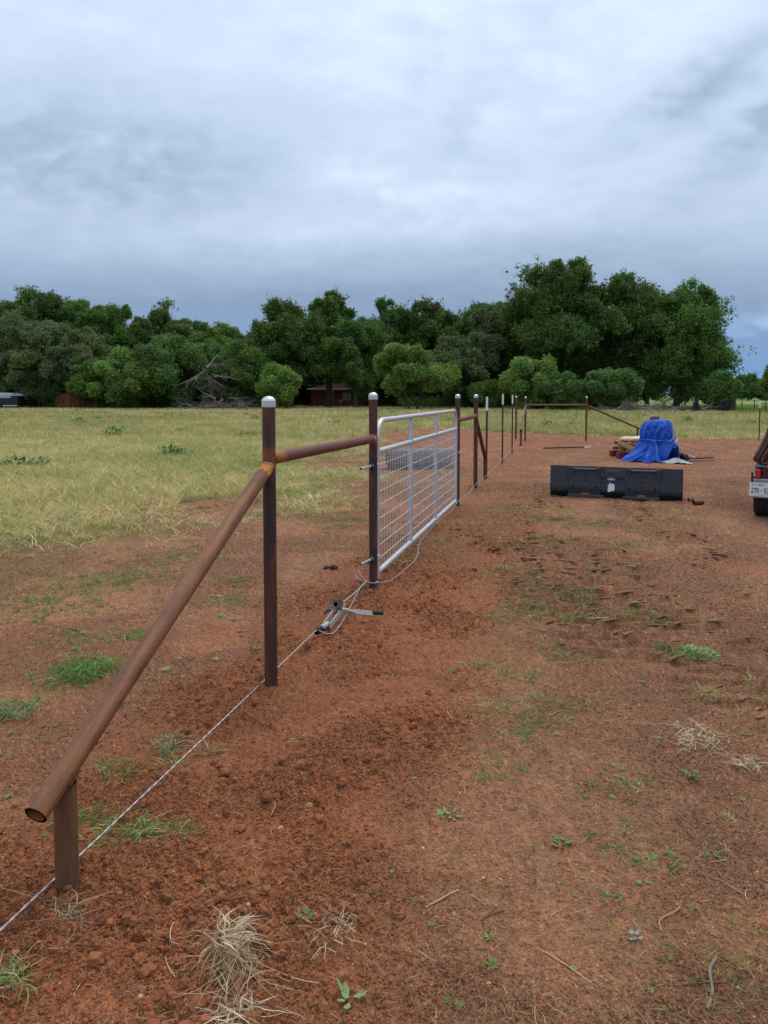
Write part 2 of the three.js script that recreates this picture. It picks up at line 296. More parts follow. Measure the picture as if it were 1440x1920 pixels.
{
  const r = rng(101), near = [], mid = [], far = [];
  const tryAdd = (list, x, z, s, thr) => { const g = grassMask(x, z); if (g < 0.04 || r() > g * thr) return; list.push({ p: V(x, groundAt(x, z, false) - 0.005, z), ry: r() * 6.28, rx: (r() - 0.5) * 0.3, s: [s, s * (0.45 + 0.7 * r()) * (0.35 + 0.65 * g), s], c: fieldColor(x, z, r) }); };
  for (let k = 0; k < 60000; k++) { const d = 5.5 + 19.5 * Math.sqrt(r()), x = mix(-0.62 * d - 1.5, 0.2, r()); tryAdd(near, x, -d, 0.75 + 0.5 * r(), 1); }
  for (let k = 0; k < 62000; k++) { const d = 24 + 24 * r(), x = (r() - 0.5) * 1.36 * d; tryAdd(mid, x, -d, 0.8 + 0.5 * r(), 1); }
  for (let k = 0; k < 46000; k++) { const d = 47 + 62 * Math.pow(r(), 1.2), x = (r() - 0.5) * 1.4 * d; tryAdd(far, x, -d, 0.8 + 0.5 * r(), 1); }
  stuff(copies('field_grass', bladeTuft(1, 13, 0.26, 0.0075, 0.10, 0.95, 3), dryMat, near), 'knee high straw yellow grass on the left near the fence', 'grass');
  stuff(copies('field_grass', bladeTuft(2, 14, 0.25, 0.016, 0.2, 0.6), dryMat, mid), 'straw and green grass in the middle of the field', 'grass');
  stuff(copies('field_grass', bladeTuft(3, 14, 0.3, 0.035, 0.42, 0.5), dryMat, far), 'yellow green grass of the far field before the trees', 'grass');
  console.log('field', near.length, mid.length, far.length);
}
{ // low green grass and sprouts on the bare ground
  const r = rng(202), sprouts = [], dry = [];
  // patches: x, z, radius, amount, greenness
  const patches = [[-2.76, -5.3, 0.42, 150, 0.9], [-2.75, -6.1, 0.5, 160, 0.9], [-2.3, -6.3, 0.35, 110, 0.9], [-1.78, -4.05, 0.2, 130, 1], [-1.95, -3.62, 0.16, 40, 0.9], [-2.0, -4.75, 0.2, 60, 0.9], [-1.7, -4.65, 0.13, 40, 0.9], [-2.0, -7.1, 0.4, 90, 0.8], [-1.3, -9.5, 0.5, 120, 0.8], [-0.55, -9.2, 0.22, 90, 1], [-0.6, -8.6, 0.25, 60, 0.9], [-1.3, -6.1, 0.14, 40, 1], [-1.2, -5.55, 0.2, 50, 0.9], [-1.15, -2.95, 0.1, 34, 0.9], [-0.95, -2.55, 0.12, 38, 0.85], [-0.9, -3.1, 0.1, 26, 0.8], [-1.15, -2.6, 0.07, 24, 1], [-0.77, -2.56, 0.05, 14, 1], [0.25, -8.0, 0.5, 70, 0.8], [0.3, -6.9, 0.4, 60, 0.8], [1.1, -6.3, 0.35, 60, 0.85], [1.35, -5.3, 0.4, 120, 0.9], [1.0, -5.2, 0.3, 60, 0.9], [0.78, -3.6, 0.22, 46, 0.9], [0.62, -3.35, 0.2, 34, 0.9], [1.82, -4.35, 0.12, 60, 1], [2.0, -4.3, 0.1, 24, 0.9], [1.9, -3.7, 0.25, 50, 0.7], [2.0, -10.1, 0.4, 80, 0.8], [3.2, -12.6, 0.5, 90, 0.8], [3.0, -17, 0.9, 120, 0.8], [4.8, -15.3, 0.6, 120, 1], [2.5, -8.9, 0.5, 60, 0.8], [0.1, -12.3, 0.8, 160, 0.85], [-0.5, -15.0, 0.9, 200, 0.8], [1.4, -14.6, 0.5, 60, 0.8], [9, -21, 2.5, 260, 0.6], [13, -21, 3, 260, 0.6], [1.6, -7.4, 0.3, 40, 0.9], [0.95, -7.6, 0.25, 30, 0.9], [2.2, -6.6, 0.3, 60, 0.9], [1.9, -7.9, 0.35, 70, 0.9], [2.6, -7.6, 0.35, 60, 0.85], [1.5, -5.75, 0.3, 70, 1], [1.75, -5.25, 0.25, 60, 1], [2.1, -5.0, 0.2, 40, 0.9], [1.2, -4.4, 0.2, 40, 0.9], [0.7, -4.1, 0.2, 40, 0.85], [3.6, -9.6, 0.5, 60, 0.7], [2.3, -9.4, 0.3, 50, 0.9], [0.5, -3.0, 0.15, 24, 0.9], [1.0, -2.9, 0.15, 22, 0.9], [0.9, -2.45, 0.15, 20, 0.9]];
  for (const [x, z, rad, n, gr] of patches) for (let k = 0; k < n; k++) {
    const a = r() * 6.28, d = rad * Math.sqrt(r()) * (0.6 + 0.8 * r()), px = x + Math.cos(a) * d * 1.25, pz = z + Math.sin(a) * d, b = r() < gr;
    const cc = b ? mix3(GC.lush, r() < 0.5 ? GC.deep : GC.green, r()) : mix3(GC.straw, GC.olive, r()), q = 0.75 + 0.4 * r();
    sprouts.push({ p: V(px, GY_(px, pz) - 0.003, pz), ry: r() * 6.28, rx: (r() - 0.5) * 0.5, s: (0.55 + 0.6 * r()) * (rad > 0.3 ? 1.15 : 0.95), c: cc.map((v) => v * q) });
  }
  // thin scatter
  for (let k = 0; k < 46000; k++) {
    const d = 1.5 + 26 * r() * r(), x = (r() - 0.5) * 1.4 * d, z = -d, g = grassMask(x, z), S = stripOf(x, z);
    if (g > 0.8) continue;
    const m = fbm(x * 0.8 + 300, z * 0.8, 3), keep = (0.035 + sstep(0.08, 0.6, m)) * (side(x, z) < -0.4 ? 1.0 : 0.8) * (1 - 0.85 * S) + 0.25 * g;
    if (r() > keep) continue;
    const b = r() < 0.66, cc = b ? mix3(GC.lush, r() < 0.4 ? GC.deep : GC.olive, r()) : mix3(GC.bit, GC.bit2, r()), q = 0.7 + 0.4 * r();
    (b ? sprouts : dry).push({ p: V(x, GY_(x, z) - 0.003, z), ry: r() * 6.28, rx: (r() - 0.5) * 0.7, s: (0.22 + 0.5 * r() * r()) * (d > 8 ? 1.4 : d > 4 ? 1.1 : 1), c: cc.map((v) => v * q) });
  }
  stuff(copies('low_grass', bladeTuft(11, 10, 0.06, 0.0078, 0.026, 1.35, 3), leafMat, sprouts), 'short green grass sprouting in patches on the red soil', 'grass');
  stuff(copies('dry_grass_bits', bladeTuft(12, 7, 0.07, 0.0035, 0.03, 1.7, 3), dryMat, dry), 'small dry grass remnants on the bare soil', 'grass');
  console.log('sprouts', sprouts.length, dry.length);
}
{ // tiny leafy seedlings all over the driven ground
  const r = rng(777), list = [];
  const ros = (() => { const q = rng(41), pos = [], idx = []; for (let k = 0; k < 9; k++) { const a = k / 9 * 6.283 + q() * 0.5, L = 0.022 * (0.6 + 0.7 * q()), w = 0.0065 * (0.7 + 0.6 * q()), e = 0.25 + 0.7 * q(), b = pos.length / 3, cx = Math.cos(a), cz = Math.sin(a); for (const [t, s] of [[0.05, 0], [0.5, 1], [0.5, -1], [1, 0]]) pos.push(cx * L * t - cz * w * s * 0.5, L * t * e * (1.25 - 0.5 * t), cz * L * t + cx * w * s * 0.5); idx.push(b, b + 1, b + 2, b + 1, b + 3, b + 2); } const g = new THREE.BufferGeometry(); g.setAttribute('position', new THREE.Float32BufferAttribute(pos, 3)); g.setIndex(idx); g.computeVertexNormals(); return g; })();
  for (let k = 0; k < 9000; k++) { const d = 1.6 + 11 * Math.pow(r(), 1.3), x = (r() - 0.5) * 1.3 * d, z = -d, S = stripOf(x, z); if (grassMask(x, z) > 0.6) continue; if (r() > (0.05 + 0.9 * sstep(0.0, 0.5, fbm(x * 1.4 + 70, z * 1.4 + 8, 3))) * (1 - 0.85 * S) * 0.5) continue; const c = mix3(GC.lush, r() < 0.3 ? lin(150, 166, 140) : GC.deep, r()), q = 0.8 + 0.4 * r(); list.push({ p: V(x, GY_(x, z) + 0.001, z), ry: r() * 6.28, rx: (r() - 0.5) * 0.4, s: (0.25 + 1.1 * r() * r()) * (d > 4 ? 1.6 : 1), c: c.map((v) => v * q) }); }
  stuff(copies('seedlings', ros, leafMat, list), 'tiny green seedlings dotted over the bare soil', 'seedlings'); console.log('seedlings', list.length);
}
{ // soil pushed up into lips by the tyre lugs
  const r = rng(888), pos = [], idx = [], n = 12, prof = [[-0.5, 0], [-0.15, 0.75], [0.18, 1], [0.42, 0.8], [0.36, 0.3], [0.3, -0.2]];
  for (let i = 0; i <= n; i++) { const t = i / n * 2 - 1, env = Math.pow(Math.max(0, 1 - t * t), 0.45) * (0.75 + 0.4 * noise(t * 3.1, 7)); prof.forEach(([a, b], j) => pos.push(t, b * env + 0.15 * noise(t * 4, j * 1.7), a * (0.5 + 0.5 * env) + 0.25 * t * t + 0.2 * noise(t * 2.5 + 9, j))); if (i) for (let j = 1; j < prof.length; j++) { const q = i * prof.length + j, p0 = q - prof.length; idx.push(p0 - 1, p0, q, p0 - 1, q, q - 1); } }
  const g = new THREE.BufferGeometry(); g.setAttribute('position', new THREE.Float32BufferAttribute(pos, 3)); g.setIndex(idx); g.computeVertexNormals();
  const list = [];
  tracks.forEach((t, ti) => { for (let al = 0.1; al < t.L - 0.1; al += 0.085) for (const half of [-1, 1]) { const aj = al + (half > 0 ? 0.04 : 0) + (r() - 0.5) * 0.025, i = Math.min(t.n - 1, Math.floor(aj / t.L * t.n)), a = t.p[i], b = t.p[i + 1], yaw = Math.atan2(b.x - a.x, b.z - a.z), lat = half * (0.13 + (r() - 0.5) * 0.09), x = a.x + Math.cos(yaw) * lat, z = a.z - Math.sin(yaw) * lat; if (fbm(x * 1.1 + 20, z * 1.1, 3) < -0.34 + (ti > 3 ? 0.3 : 0) || grassMask(x, z) > 0.5 || r() < 0.12) continue; const c = soilColor(x, z), q = 0.9 + 0.2 * r(), face = Math.cos(yaw) >= 0 ? yaw : yaw + Math.PI; list.push({ p: V(x, GY_(x, z) - 0.003, z), ry: face - half * 0.28 + (r() - 0.5) * 0.3, s: [0.035 + 0.09 * r(), 0.008 + 0.011 * r(), 0.024 + 0.02 * r()], c: c.map((v) => v * q) }); } });
  stuff(copies('track_ridges', g, std(0xffffff, 0.97, { side: THREE.DoubleSide }), list), 'ridges of soil pressed up by tractor tyre lugs', 'soil'); console.log('ridges', list.length);
}
{ // litter of straw, clods of earth and pebbles
  const r = rng(303), bits = [], clods = [], peb = [];
  const sg = (() => { const pts = [V(-0.5, 0, 0), V(-0.2, 0.03, 0.05), V(0.15, 0.035, 0.04), V(0.5, 0.0, -0.06)]; const g = new THREE.TubeGeometry(new THREE.CatmullRomCurve3(pts), 5, 0.018, 4); return g; })();
  for (let k = 0; k < 150000; k++) {
    const d = 1.4 + 15 * Math.pow(r(), 1.7), x = (r() - 0.5) * 1.35 * d, z = -d, g = grassMask(x, z);
    if (g > 0.9 || r() > 0.16 + 0.84 * sstep(-0.2, 0.6, fbm(x * 0.9 - 40, z * 0.9 + 12, 3))) continue;
    if (r() < stripOf(x, z) * 0.6) continue;
    const L = 0.009 + 0.042 * r() * r() + (r() < 0.012 ? 0.06 : 0), th = 0.075 + 0.06 * r(), cc = r() < 0.6 ? mix3(GC.bit, GC.bit2, r()) : mix3(lin(110, 82, 60), lin(150, 120, 90), r()), q = 0.6 + 0.45 * r();
    bits.push({ p: V(x, GY_(x, z) + 0.002 + 0.004 * r(), z), ry: r() * 6.28, rx: (r() - 0.5) * 0.35, rz: (r() - 0.5) * 0.35, s: [L, Math.min(L * 0.9, th), Math.min(L * 0.9, th)], c: cc.map((v) => v * q) });
  }
  const lump = (seed, det = 1) => { const q = rng(seed), g = new THREE.IcosahedronGeometry(1, det), p = g.attributes.position, mem = new Map(); for (let i = 0; i < p.count; i++) { const key = [p.getX(i), p.getY(i), p.getZ(i)].map((v) => v.toFixed(3)).join(); if (!mem.has(key)) mem.set(key, 0.72 + 0.5 * q()); const f = mem.get(key); p.setXYZ(i, p.getX(i) * f, p.getY(i) * f, p.getZ(i) * f); } g.deleteAttribute('uv'); g.computeVertexNormals(); return g; };
  for (let k = 0; k < 420000; k++) {
    const d = 1.3 + 12 * Math.pow(r(), 1.6), x = (r() - 0.5) * 1.35 * d, z = -d, S = stripOf(x, z), g = grassMask(x, z);
    const m = sstep(-0.2, 0.5, noise(x * 1.7 + 8, z * 1.7) + 0.2) * S * 0.95 + 0.08 + 0.5 * sstep(-0.25, 0.35, fbm(x * 1.0 + 60, z * 1.0, 3) + 0.12) * (1 - S);
    if (r() > m || g > 0.6) continue;
    const sz = (r() < 0.006 * S ? 0.010 + 0.012 * r() : 0.0022 + 0.0055 * r() * r()) * mix(0.75, 1, S) * (d > 5 ? 1.3 : 1), c = soilColor(x, z), q = 0.76 + 0.46 * r();
    clods.push({ p: V(x, GY_(x, z) + sz * 0.25, z), ry: r() * 6.28, rx: r() * 6.28, s: [sz * (0.8 + 0.5 * r()), sz * (0.6 + 0.4 * r()), sz], c: c.map((v) => v * q) });
  }
  for (let k = 0; k < 3600; k++) {
    const d = 1.4 + 9 * Math.pow(r(), 1.4), x = (r() - 0.5) * 1.35 * d, z = -d; if (grassMask(x, z) > 0.5) continue;
    const sz = 0.0016 + 0.003 * r() * r() + (r() < 0.035 ? 0.004 : 0), cc = r() < 0.6 ? mix3(lin(206, 160, 122), lin(190, 128, 88), r()) : r() < 0.6 ? lin(200, 170, 142) : lin(128, 116, 108), q = 0.65 + 0.3 * r();
    peb.push({ p: V(x, GY_(x, z) + sz * 0.2, z), ry: r() * 6.28, s: [sz * (1 + 0.5 * r()), sz * 0.6, sz], c: cc.map((v) => v * q) });
  }
  stuff(copies('straw_litter', sg, std(0xffffff, 0.8), bits), 'loose dry straw bits scattered over the soil', 'straw');
  stuff(copies('soil_clods', lump(4), std(0xffffff, 0.97), clods), 'loose red earth clods along the fence line', 'soil');
  stuff(copies('pebbles', lump(9, 2), std(0xffffff, 0.75), peb), 'small tan pebbles in the bare soil', 'pebbles');
  console.log('bits', bits.length, clods.length, peb.length);
}
// ---------------------------------------------------------------- rusty pipe fence, gate, wire
const TH = Math.atan2(0.9675, 0.2530);          // turns local x onto the fence direction and local z onto its right side
const fp = (t, y, s = 0) => V(F0.x + FD.x * t + FN.x * s, y, F0.z + FD.z * t + FN.z * s);
const SPAN = 2.4;
function rust(seed, a, b, c, marks = [], len = SPAN) {
  const o = seed * 13.7;
  return tex(256, 1024, (u, v) => {
    const m = v * len, cu = Math.cos(u * 6.2832), su = Math.sin(u * 6.2832);      // seamless round the pipe
    const streak = fbm(cu * 0.9 + o, su * 0.9 + m * 1.6, 4), mott = 0.95 * (fbm(cu * 1.7 + o, m * 6.5, 5, 0.6) + fbm(su * 1.7 - o, m * 6.5 + 9, 5, 0.6)), fine = noise(cu * 9 + m * 60, su * 9 + o + m * 43), speck = noise(u * 70, m * 160 + o);
    let k = mix3(a, b, clamp(0.5 + 0.6 * streak + 0.45 * mott));
    k = mix3(k, c, clamp(0.75 * mott + 0.2 * streak - 0.12) * 0.9);
    for (const [at, half, colr, amt, drip] of marks) {
      const dd = m - at, e = Math.abs(dd < 0 && drip ? dd / drip : dd) / half + 0.45 * fbm(cu * 3 + at * 9, su * 3 + m * 7, 3);
      k = mix3(k, colr, amt * sstep(1.1, 0.55, e));
    }
    const f = 1 + 0.2 * fine + 0.16 * speck; return k.map((q) => Math.pow(clamp(q * f), 1 / 2.2));
  });
}
const RU = { dark: lin(50, 30, 25), brown: lin(92, 47, 31), red: lin(112, 55, 36), orange: lin(176, 100, 34), amber: lin(204, 128, 30), ochre: lin(132, 84, 46), grey: lin(98, 78, 70), scale: lin(34, 26, 25) };
const rustBump = tex(256, 512, (u, v) => { const n = clamp(0.5 + 0.3 * tnoise(u * 40, v * 80, 40) + 0.3 * tnoise(u * 16, v * 32, 16)); return [n, n, n]; }, false);
function rustMat(seed, a, b, c, marks, len) { const map = rust(seed, a, b, c, marks, len); map.repeat.set(1, 1 / (len ?? SPAN)); return new THREE.MeshStandardMaterial({ map, bumpMap: rustBump, bumpScale: 0.0012, roughness: 0.6, metalness: 0.0 }); }
const capMat = std([0.62, 0.63, 0.65], 0.34, { metalness: 0.75 }), galv = std([0.68, 0.70, 0.73], 0.42, { metalness: 0.55 }), zinc = std([0.66, 0.64, 0.6], 0.4, { metalness: 0.6 }), wireMat = std([0.66, 0.65, 0.66], 0.45, { metalness: 0.45 }), weldMat = std(lin(96, 52, 34), 0.7, { metalness: 0.3 });
const PR = 0.0352, BURY = 0.4;
function cap(parent, x, top, z, r = PR) {
  const pts = []; for (let k = 0; k <= 12; k++) { const a = k / 12 * Math.PI / 2; pts.push(new THREE.Vector2((r + 0.0035) * Math.cos(a), 0.002 + (r + 0.003) * 0.82 * Math.sin(a))); }
  const dome = new THREE.LatheGeometry([new THREE.Vector2(r + 0.001, -0.001), ...pts], 28); dome.translate(x, top, z);
  const c = put('cap', dome, capMat, parent);
  const band = new THREE.LatheGeometry([[r + 0.0012, -0.026], [r + 0.0032, -0.026], [r + 0.0032, 0], [r + 0.0012, 0]].map((q) => new THREE.Vector2(...q)), 28); band.translate(x, top, z);
  put('cap_band', band, zinc, c); return c;
}
function uprightPost(parent, t, top, mat, opt = {}) {
  const lean = opt.lean ?? 0, p = put('post', pipe(V(t + lean, -BURY, 0), V(t, top, 0), PR, PR, 30), mat, parent);
  if (!opt.bare) cap(p, t, top, 0); return p;
}
// weld bead where a branch pipe meets an upright post at x = t
function weld(parent, from, dir, rb, t, rp = PR) {
  const ax = dir.clone().normalize(), e1 = V(0, 0, 1), e2 = V(0, 0, 0).crossVectors(ax, e1).normalize(), pts = [], r = rng(9);
  for (let k = 0; k < 28; k++) {
    const th = k / 28 * 6.2832, o = from.clone().addScaledVector(e1, Math.cos(th) * rb).addScaledVector(e2, Math.sin(th) * rb);
    const A = ax.x * ax.x + ax.z * ax.z, B = 2 * ((o.x - t) * ax.x + o.z * ax.z), Cc = (o.x - t) ** 2 + o.z ** 2 - rp * rp, D = Math.max(0, B * B - 4 * A * Cc), s = (-B - Math.sqrt(D)) / (2 * A);
    pts.push(o.addScaledVector(ax, s - 0.001 + 0.002 * r()));
  }
  put('weld', tube(pts, 0.0045, 84, 6, true), weldMat, parent);
}
{ // near brace: foot, sloping strut, braced post, rail and hinge post
  const g = thing('pipe_fence_brace', 'rusty pipe brace in the foreground, its sloping strut running up to the near capped post', 'fence', [F0.x, 0, F0.z], TH);
  const foot = put('post', pipe(V(0, -BURY, 0), V(0, 0.375, 0), PR + 0.0008, PR + 0.0008, 30), rustMat(3, lin(92, 60, 40), lin(120, 82, 50), RU.dark, [[0.8, 0.05, RU.dark, 0.7]]), g); foot.name = 'brace_foot';
  const a = V(-0.135, 0.345, 0.004), b = V(1.633, 1.252, 0), dir = b.clone().sub(a);
  put('strut', pipe(a, b, PR + 0.001, PR + 0.001, 32, 0.029, 6), rustMat(4, lin(100, 60, 38), lin(146, 90, 46), lin(98, 66, 44), [[dir.length() - 0.075, 0.035, RU.amber, 0.9], [dir.length() - 0.02, 0.05, RU.orange, 0.6]]), g);
  weld(g, a, dir, PR + 0.001, 1.633);
  // bead and slag between strut and foot
  put('weld', tube([V(-0.02, 0.378, 0.034), V(0.005, 0.392, 0.037), V(0.03, 0.402, 0.03), V(0.038, 0.41, 0.008)], 0.005, 20, 6), weldMat, g);
  uprightPost(g, 1.633, 1.585, rustMat(5, RU.dark, RU.brown, RU.red, [[BURY + 1.1, 0.12, RU.scale, 0.75, 3.2], [BURY + 1.30, 0.05, RU.orange, 0.3]]));
  uprightPost(g, 3.72, 1.615, rustMat(6, RU.dark, RU.brown, RU.red, [[BURY + 1.045, 0.07, RU.scale, 0.95], [BURY + 0.29, 0.08, RU.scale, 0.95], [BURY + 1.27, 0.045, RU.orange, 0.55], [BURY + 0.8, 0.1, RU.scale, 0.3]]));
  const ra = V(1.633, 1.283, 0), rb = V(3.72, 1.268, 0);
  put('rail', pipe(ra, rb, PR, PR, 30, 0, 6), rustMat(7, RU.brown, RU.red, RU.grey, [[0.1, 0.09, RU.orange, 0.55], [2.045, 0.035, RU.amber, 0.75], [1.0, 0.3, RU.red, 0.3]]), g);
  weld(g, ra, rb.clone().sub(ra), PR, 3.72); weld(g, rb, ra.clone().sub(rb), PR, 1.633);
  for (const y of [1.05, 0.278]) {                 // hinge bolts through the post
    const bolt = put('hinge_bolt', pipe(V(3.53, y - 0.012, -0.05), V(3.80, y, 0.02), 0.0085, 0.0085, 14), zinc, g);
    put('washer', pipe(V(3.676, y - 0.004, -0.011), V(3.687, y - 0.003, -0.008), 0.025, 0.022, 22), zinc, bolt);
    const nut = new THREE.CylinderGeometry(0.016, 0.016, 0.015, 6); nut.rotateZ(Math.PI / 2); nut.rotateY(-0.25); nut.translate(3.667, y - 0.004, -0.0135); put('nut', nut, zinc, bolt);
  }
}
{ // gate
  const L = 4.25, t0 = 3.842, g = thing('farm_gate', 'silver tubular steel gate filled with wire mesh, closed between two rusty posts', 'gate', fp(t0, 0).toArray(), TH);
  const r = 0.0235, top = 1.41, R = 0.17, pts = [];
  const path = new THREE.CurvePath(); path.add(new THREE.LineCurve3(V(0, 0.085, 0), V(0, top - R, 0)));
  path.add(new THREE.QuadraticBezierCurve3(V(0, top - R, 0), V(0.012, top - 0.012, 0), V(R, top, 0))); path.add(new THREE.LineCurve3(V(R, top, 0), V(L - R, top, 0)));
  path.add(new THREE.QuadraticBezierCurve3(V(L - R, top, 0), V(L - 0.012, top - 0.012, 0), V(L, top - R, 0))); path.add(new THREE.LineCurve3(V(L, top - R, 0), V(L, 0.085, 0)));
  for (const c of path.curves) { const n = c.isLineCurve3 ? 8 : 12; for (let k = pts.length ? 1 : 0; k <= n; k++) pts.push(c.getPoint(k / n)); }
  const frame = new THREE.TubeGeometry(new THREE.CatmullRomCurve3(pts, false, 'catmullrom', 0.0), 260, r, 18);
  const gm = new THREE.MeshStandardMaterial({ map: tex(64, 512, (u, v) => { const n = 0.80 + 0.05 * noise(u * 9, v * 60) + 0.06 * fbm(u * 3, v * 14, 3); const d = sstep(0.35, 0.6, fbm(u * 4 + 7, v * 30, 3)) * 0.10; return [n - d * 0.7, n + 0.008 - d, n + 0.025 - d * 1.2]; }), roughness: 0.4, metalness: 0.5 });
  put('frame', frame, gm, g);
  put('bottom_rail', pipe(V(r * 0.6, 0.125, 0), V(L - r * 0.6, 0.125, 0), r, r, 20), gm, g);
  const U = [0, 1.30, 2.70, L];
  for (let k = 0; k < 3; k++) put('middle_rail', pipe(V(U[k] + r * 0.7, 1.152, 0), V(U[k + 1] - r * 0.7, 1.152, 0), r, r, 20), gm, g);
  for (const x of [U[1], U[2]]) {
    const u = put('upright', pipe(V(x, 0.135, 0), V(x, top - 0.008, 0), r - 0.001, r - 0.001, 20), gm, g);
    for (const y of [1.152, 0.125, top]) put('weld', tube([V(x - 0.02, y - 0.022, 0.018), V(x - 0.022, y, 0.024), V(x - 0.02, y + 0.022, 0.018)], 0.0035, 12, 5), galv, u);
  }
  const hw = pipe(V(0, 0, 0), V(L - 0.03, 0, 0), 0.0031, 0.0031, 8), vw = pipe(V(0, 0.135, 0), V(0, 1.14, 0), 0.0024, 0.0024, 7);
  for (let k = 1; k <= 8; k++) { const m = put('wire', hw, wireMat, g); m.position.set(0.015, 0.125 + k * 0.1145, 0.010); }
  for (let k = 1; k <= 41; k++) { const m = put('wire', vw, wireMat, g); m.position.set(k * 0.1016 + 0.02, 0, 0.0052); m.rotation.z = 0.002 * Math.sin(k * 7.1); }
  for (const y of [1.035, 0.262]) { const c = put('hinge_clamp', merge([new THREE.CylinderGeometry(0.029, 0.029, 0.042, 18).translate(0, y, 0), box(0.055, 0.03, 0.012, -0.045, y, 0, 0.003)]), galv, g); c.castShadow = true; }
}
{ // latch wire round the far gate post
  const c = fp(8.21, 0.82), pts = []; for (let k = 0; k < 22; k++) { const a = k / 22 * 6.283; pts.push(V(Math.cos(a) * 0.125, 0.02 * Math.sin(a * 2) - 0.02 * Math.cos(a), Math.sin(a) * 0.05)); }
  const o = put('latch_chain', merge([tube(pts, 0.0055, 80, 6, true), tube([V(0.1, -0.02, 0.04), V(0.13, -0.045, 0.055), V(0.145, -0.06, 0.05)], 0.006, 12, 6)]), zinc); o.position.copy(c); o.rotation.y = TH;
  tag(o, 'loop of wire tying the gate to its far post', 'chain');
}
{ // brace beyond the gate
  const g = thing('pipe_fence_brace', 'rusty pipe brace just beyond the far end of the silver gate', 'fence', [F0.x, 0, F0.z], TH);
  const m1 = rustMat(12, RU.dark, RU.brown, RU.red, [[BURY + 1.28, 0.04, RU.orange, 0.4]]), m2 = rustMat(13, RU.brown, RU.red, RU.ochre, []);
  uprightPost(g, 8.26, 1.61, m1); uprightPost(g, 10.31, 1.61, m1);
  put('rail', pipe(V(8.26, 1.27, 0), V(10.31, 1.275, 0), PR, PR, 24), m2, g);
  put('strut', pipe(V(10.31, 1.24, 0), V(11.80, 0.40, 0), PR, PR, 24), m1, g);
  const f = put('post', pipe(V(11.76, -BURY, 0), V(11.76, 0.43, 0), PR, PR, 24), m1, g); f.name = 'brace_foot';
}
{ // corner braces at the far end
  const m1 = rustMat(15, RU.brown, RU.red, RU.ochre, []), g = thing('pipe_fence_brace', 'rusty pipe corner brace with rail, far off behind the blue tarp', 'fence', [5.1, 0, -25.6], 0);
  const P = (x, z, top, capped) => { const p = put('post', pipe(V(x, -BURY, z), V(x, top, z), PR, PR, 20), m1, g); if (capped) cap(p, x, top, z); return p; };
  P(0, 0, 1.56, true); P(2.17, 0.1, 1.56, true); P(4.0, 0.15, 0.46).name = 'brace_foot'; P(-0.66, 2.62, 0.53).name = 'brace_foot'; P(-0.17, -0.9, 1.58, true);
  put('rail', pipe(V(0, 1.285, 0), V(2.17, 1.285, 0.1), PR, PR, 20), m1, g);
  put('strut', pipe(V(2.17, 1.27, 0.1), V(4.12, 0.42, 0.15), PR, PR, 20), m1, g);
  put('strut', pipe(V(0, 1.26, 0), V(-0.68, 0.5, 2.7), PR, PR, 20), m1, g);
}
// steel T posts
const tGreen = std(lin(40, 56, 44), 0.6), tWhite = std(lin(226, 228, 226), 0.6);
function tPost(label, pos, len, group, tip = 0.24, lying = null) {
  const g = thing('t_post', label, 'post', pos, 0.4, group);
  const sec = (s) => { const w = 0.019 * s, th = 0.0045 * s, st = 0.026 * s, q = new THREE.Shape(); q.moveTo(-w, -th); q.lineTo(w, -th); q.lineTo(w, th); q.lineTo(th, th); q.lineTo(th, st); q.lineTo(-th, st); q.lineTo(-th, th); q.lineTo(-w, th); q.closePath(); return q; };
  const ex = (s, a, b) => { const e = new THREE.ExtrudeGeometry(sec(s), { depth: b - a, bevelEnabled: false }); e.rotateX(-Math.PI / 2); e.translate(0, a, 0); return e; };
  const parts = [ex(1, lying ? 0 : -0.4, len - 0.002)]; for (let y = 0.12; y < len - tip; y += 0.058) parts.push(box(0.013, 0.022, 0.012, 0, y, 0.0095));
  put('stake', merge(parts), tGreen, g); put('white_tip', ex(1.12, len - tip, len), tWhite, g);
  if (lying) g.rotation.set(...lying, 'YXZ'); return g;
}
tPost('green steel T post with white tip, nearest the far gate brace', fp(11.98, 0).toArray(), 1.60, 'T posts along the fence line', 0.27);
tPost('green steel T post with white tip, second of the row beyond the gate', fp(15.36, 0).toArray(), 1.66, 'T posts along the fence line', 0.25);
tPost('green steel T post with white tip, third of the row beyond the gate', fp(18.35, 0).toArray(), 1.64, 'T posts along the fence line', 0.25);
tPost('green steel T post with white tip behind the truck at the right edge', [13.55, 0, -25.6], 1.45, 'T posts along the fence line', 0.28);
tPost('dark T post with white tip lying flat on the soil behind the loader bucket', [4.85, GY_(4.85, -21.5) + 0.03, -21.55], 1.5, null, 0.2, [0, 0.12, -Math.PI / 2 + 0.02]);

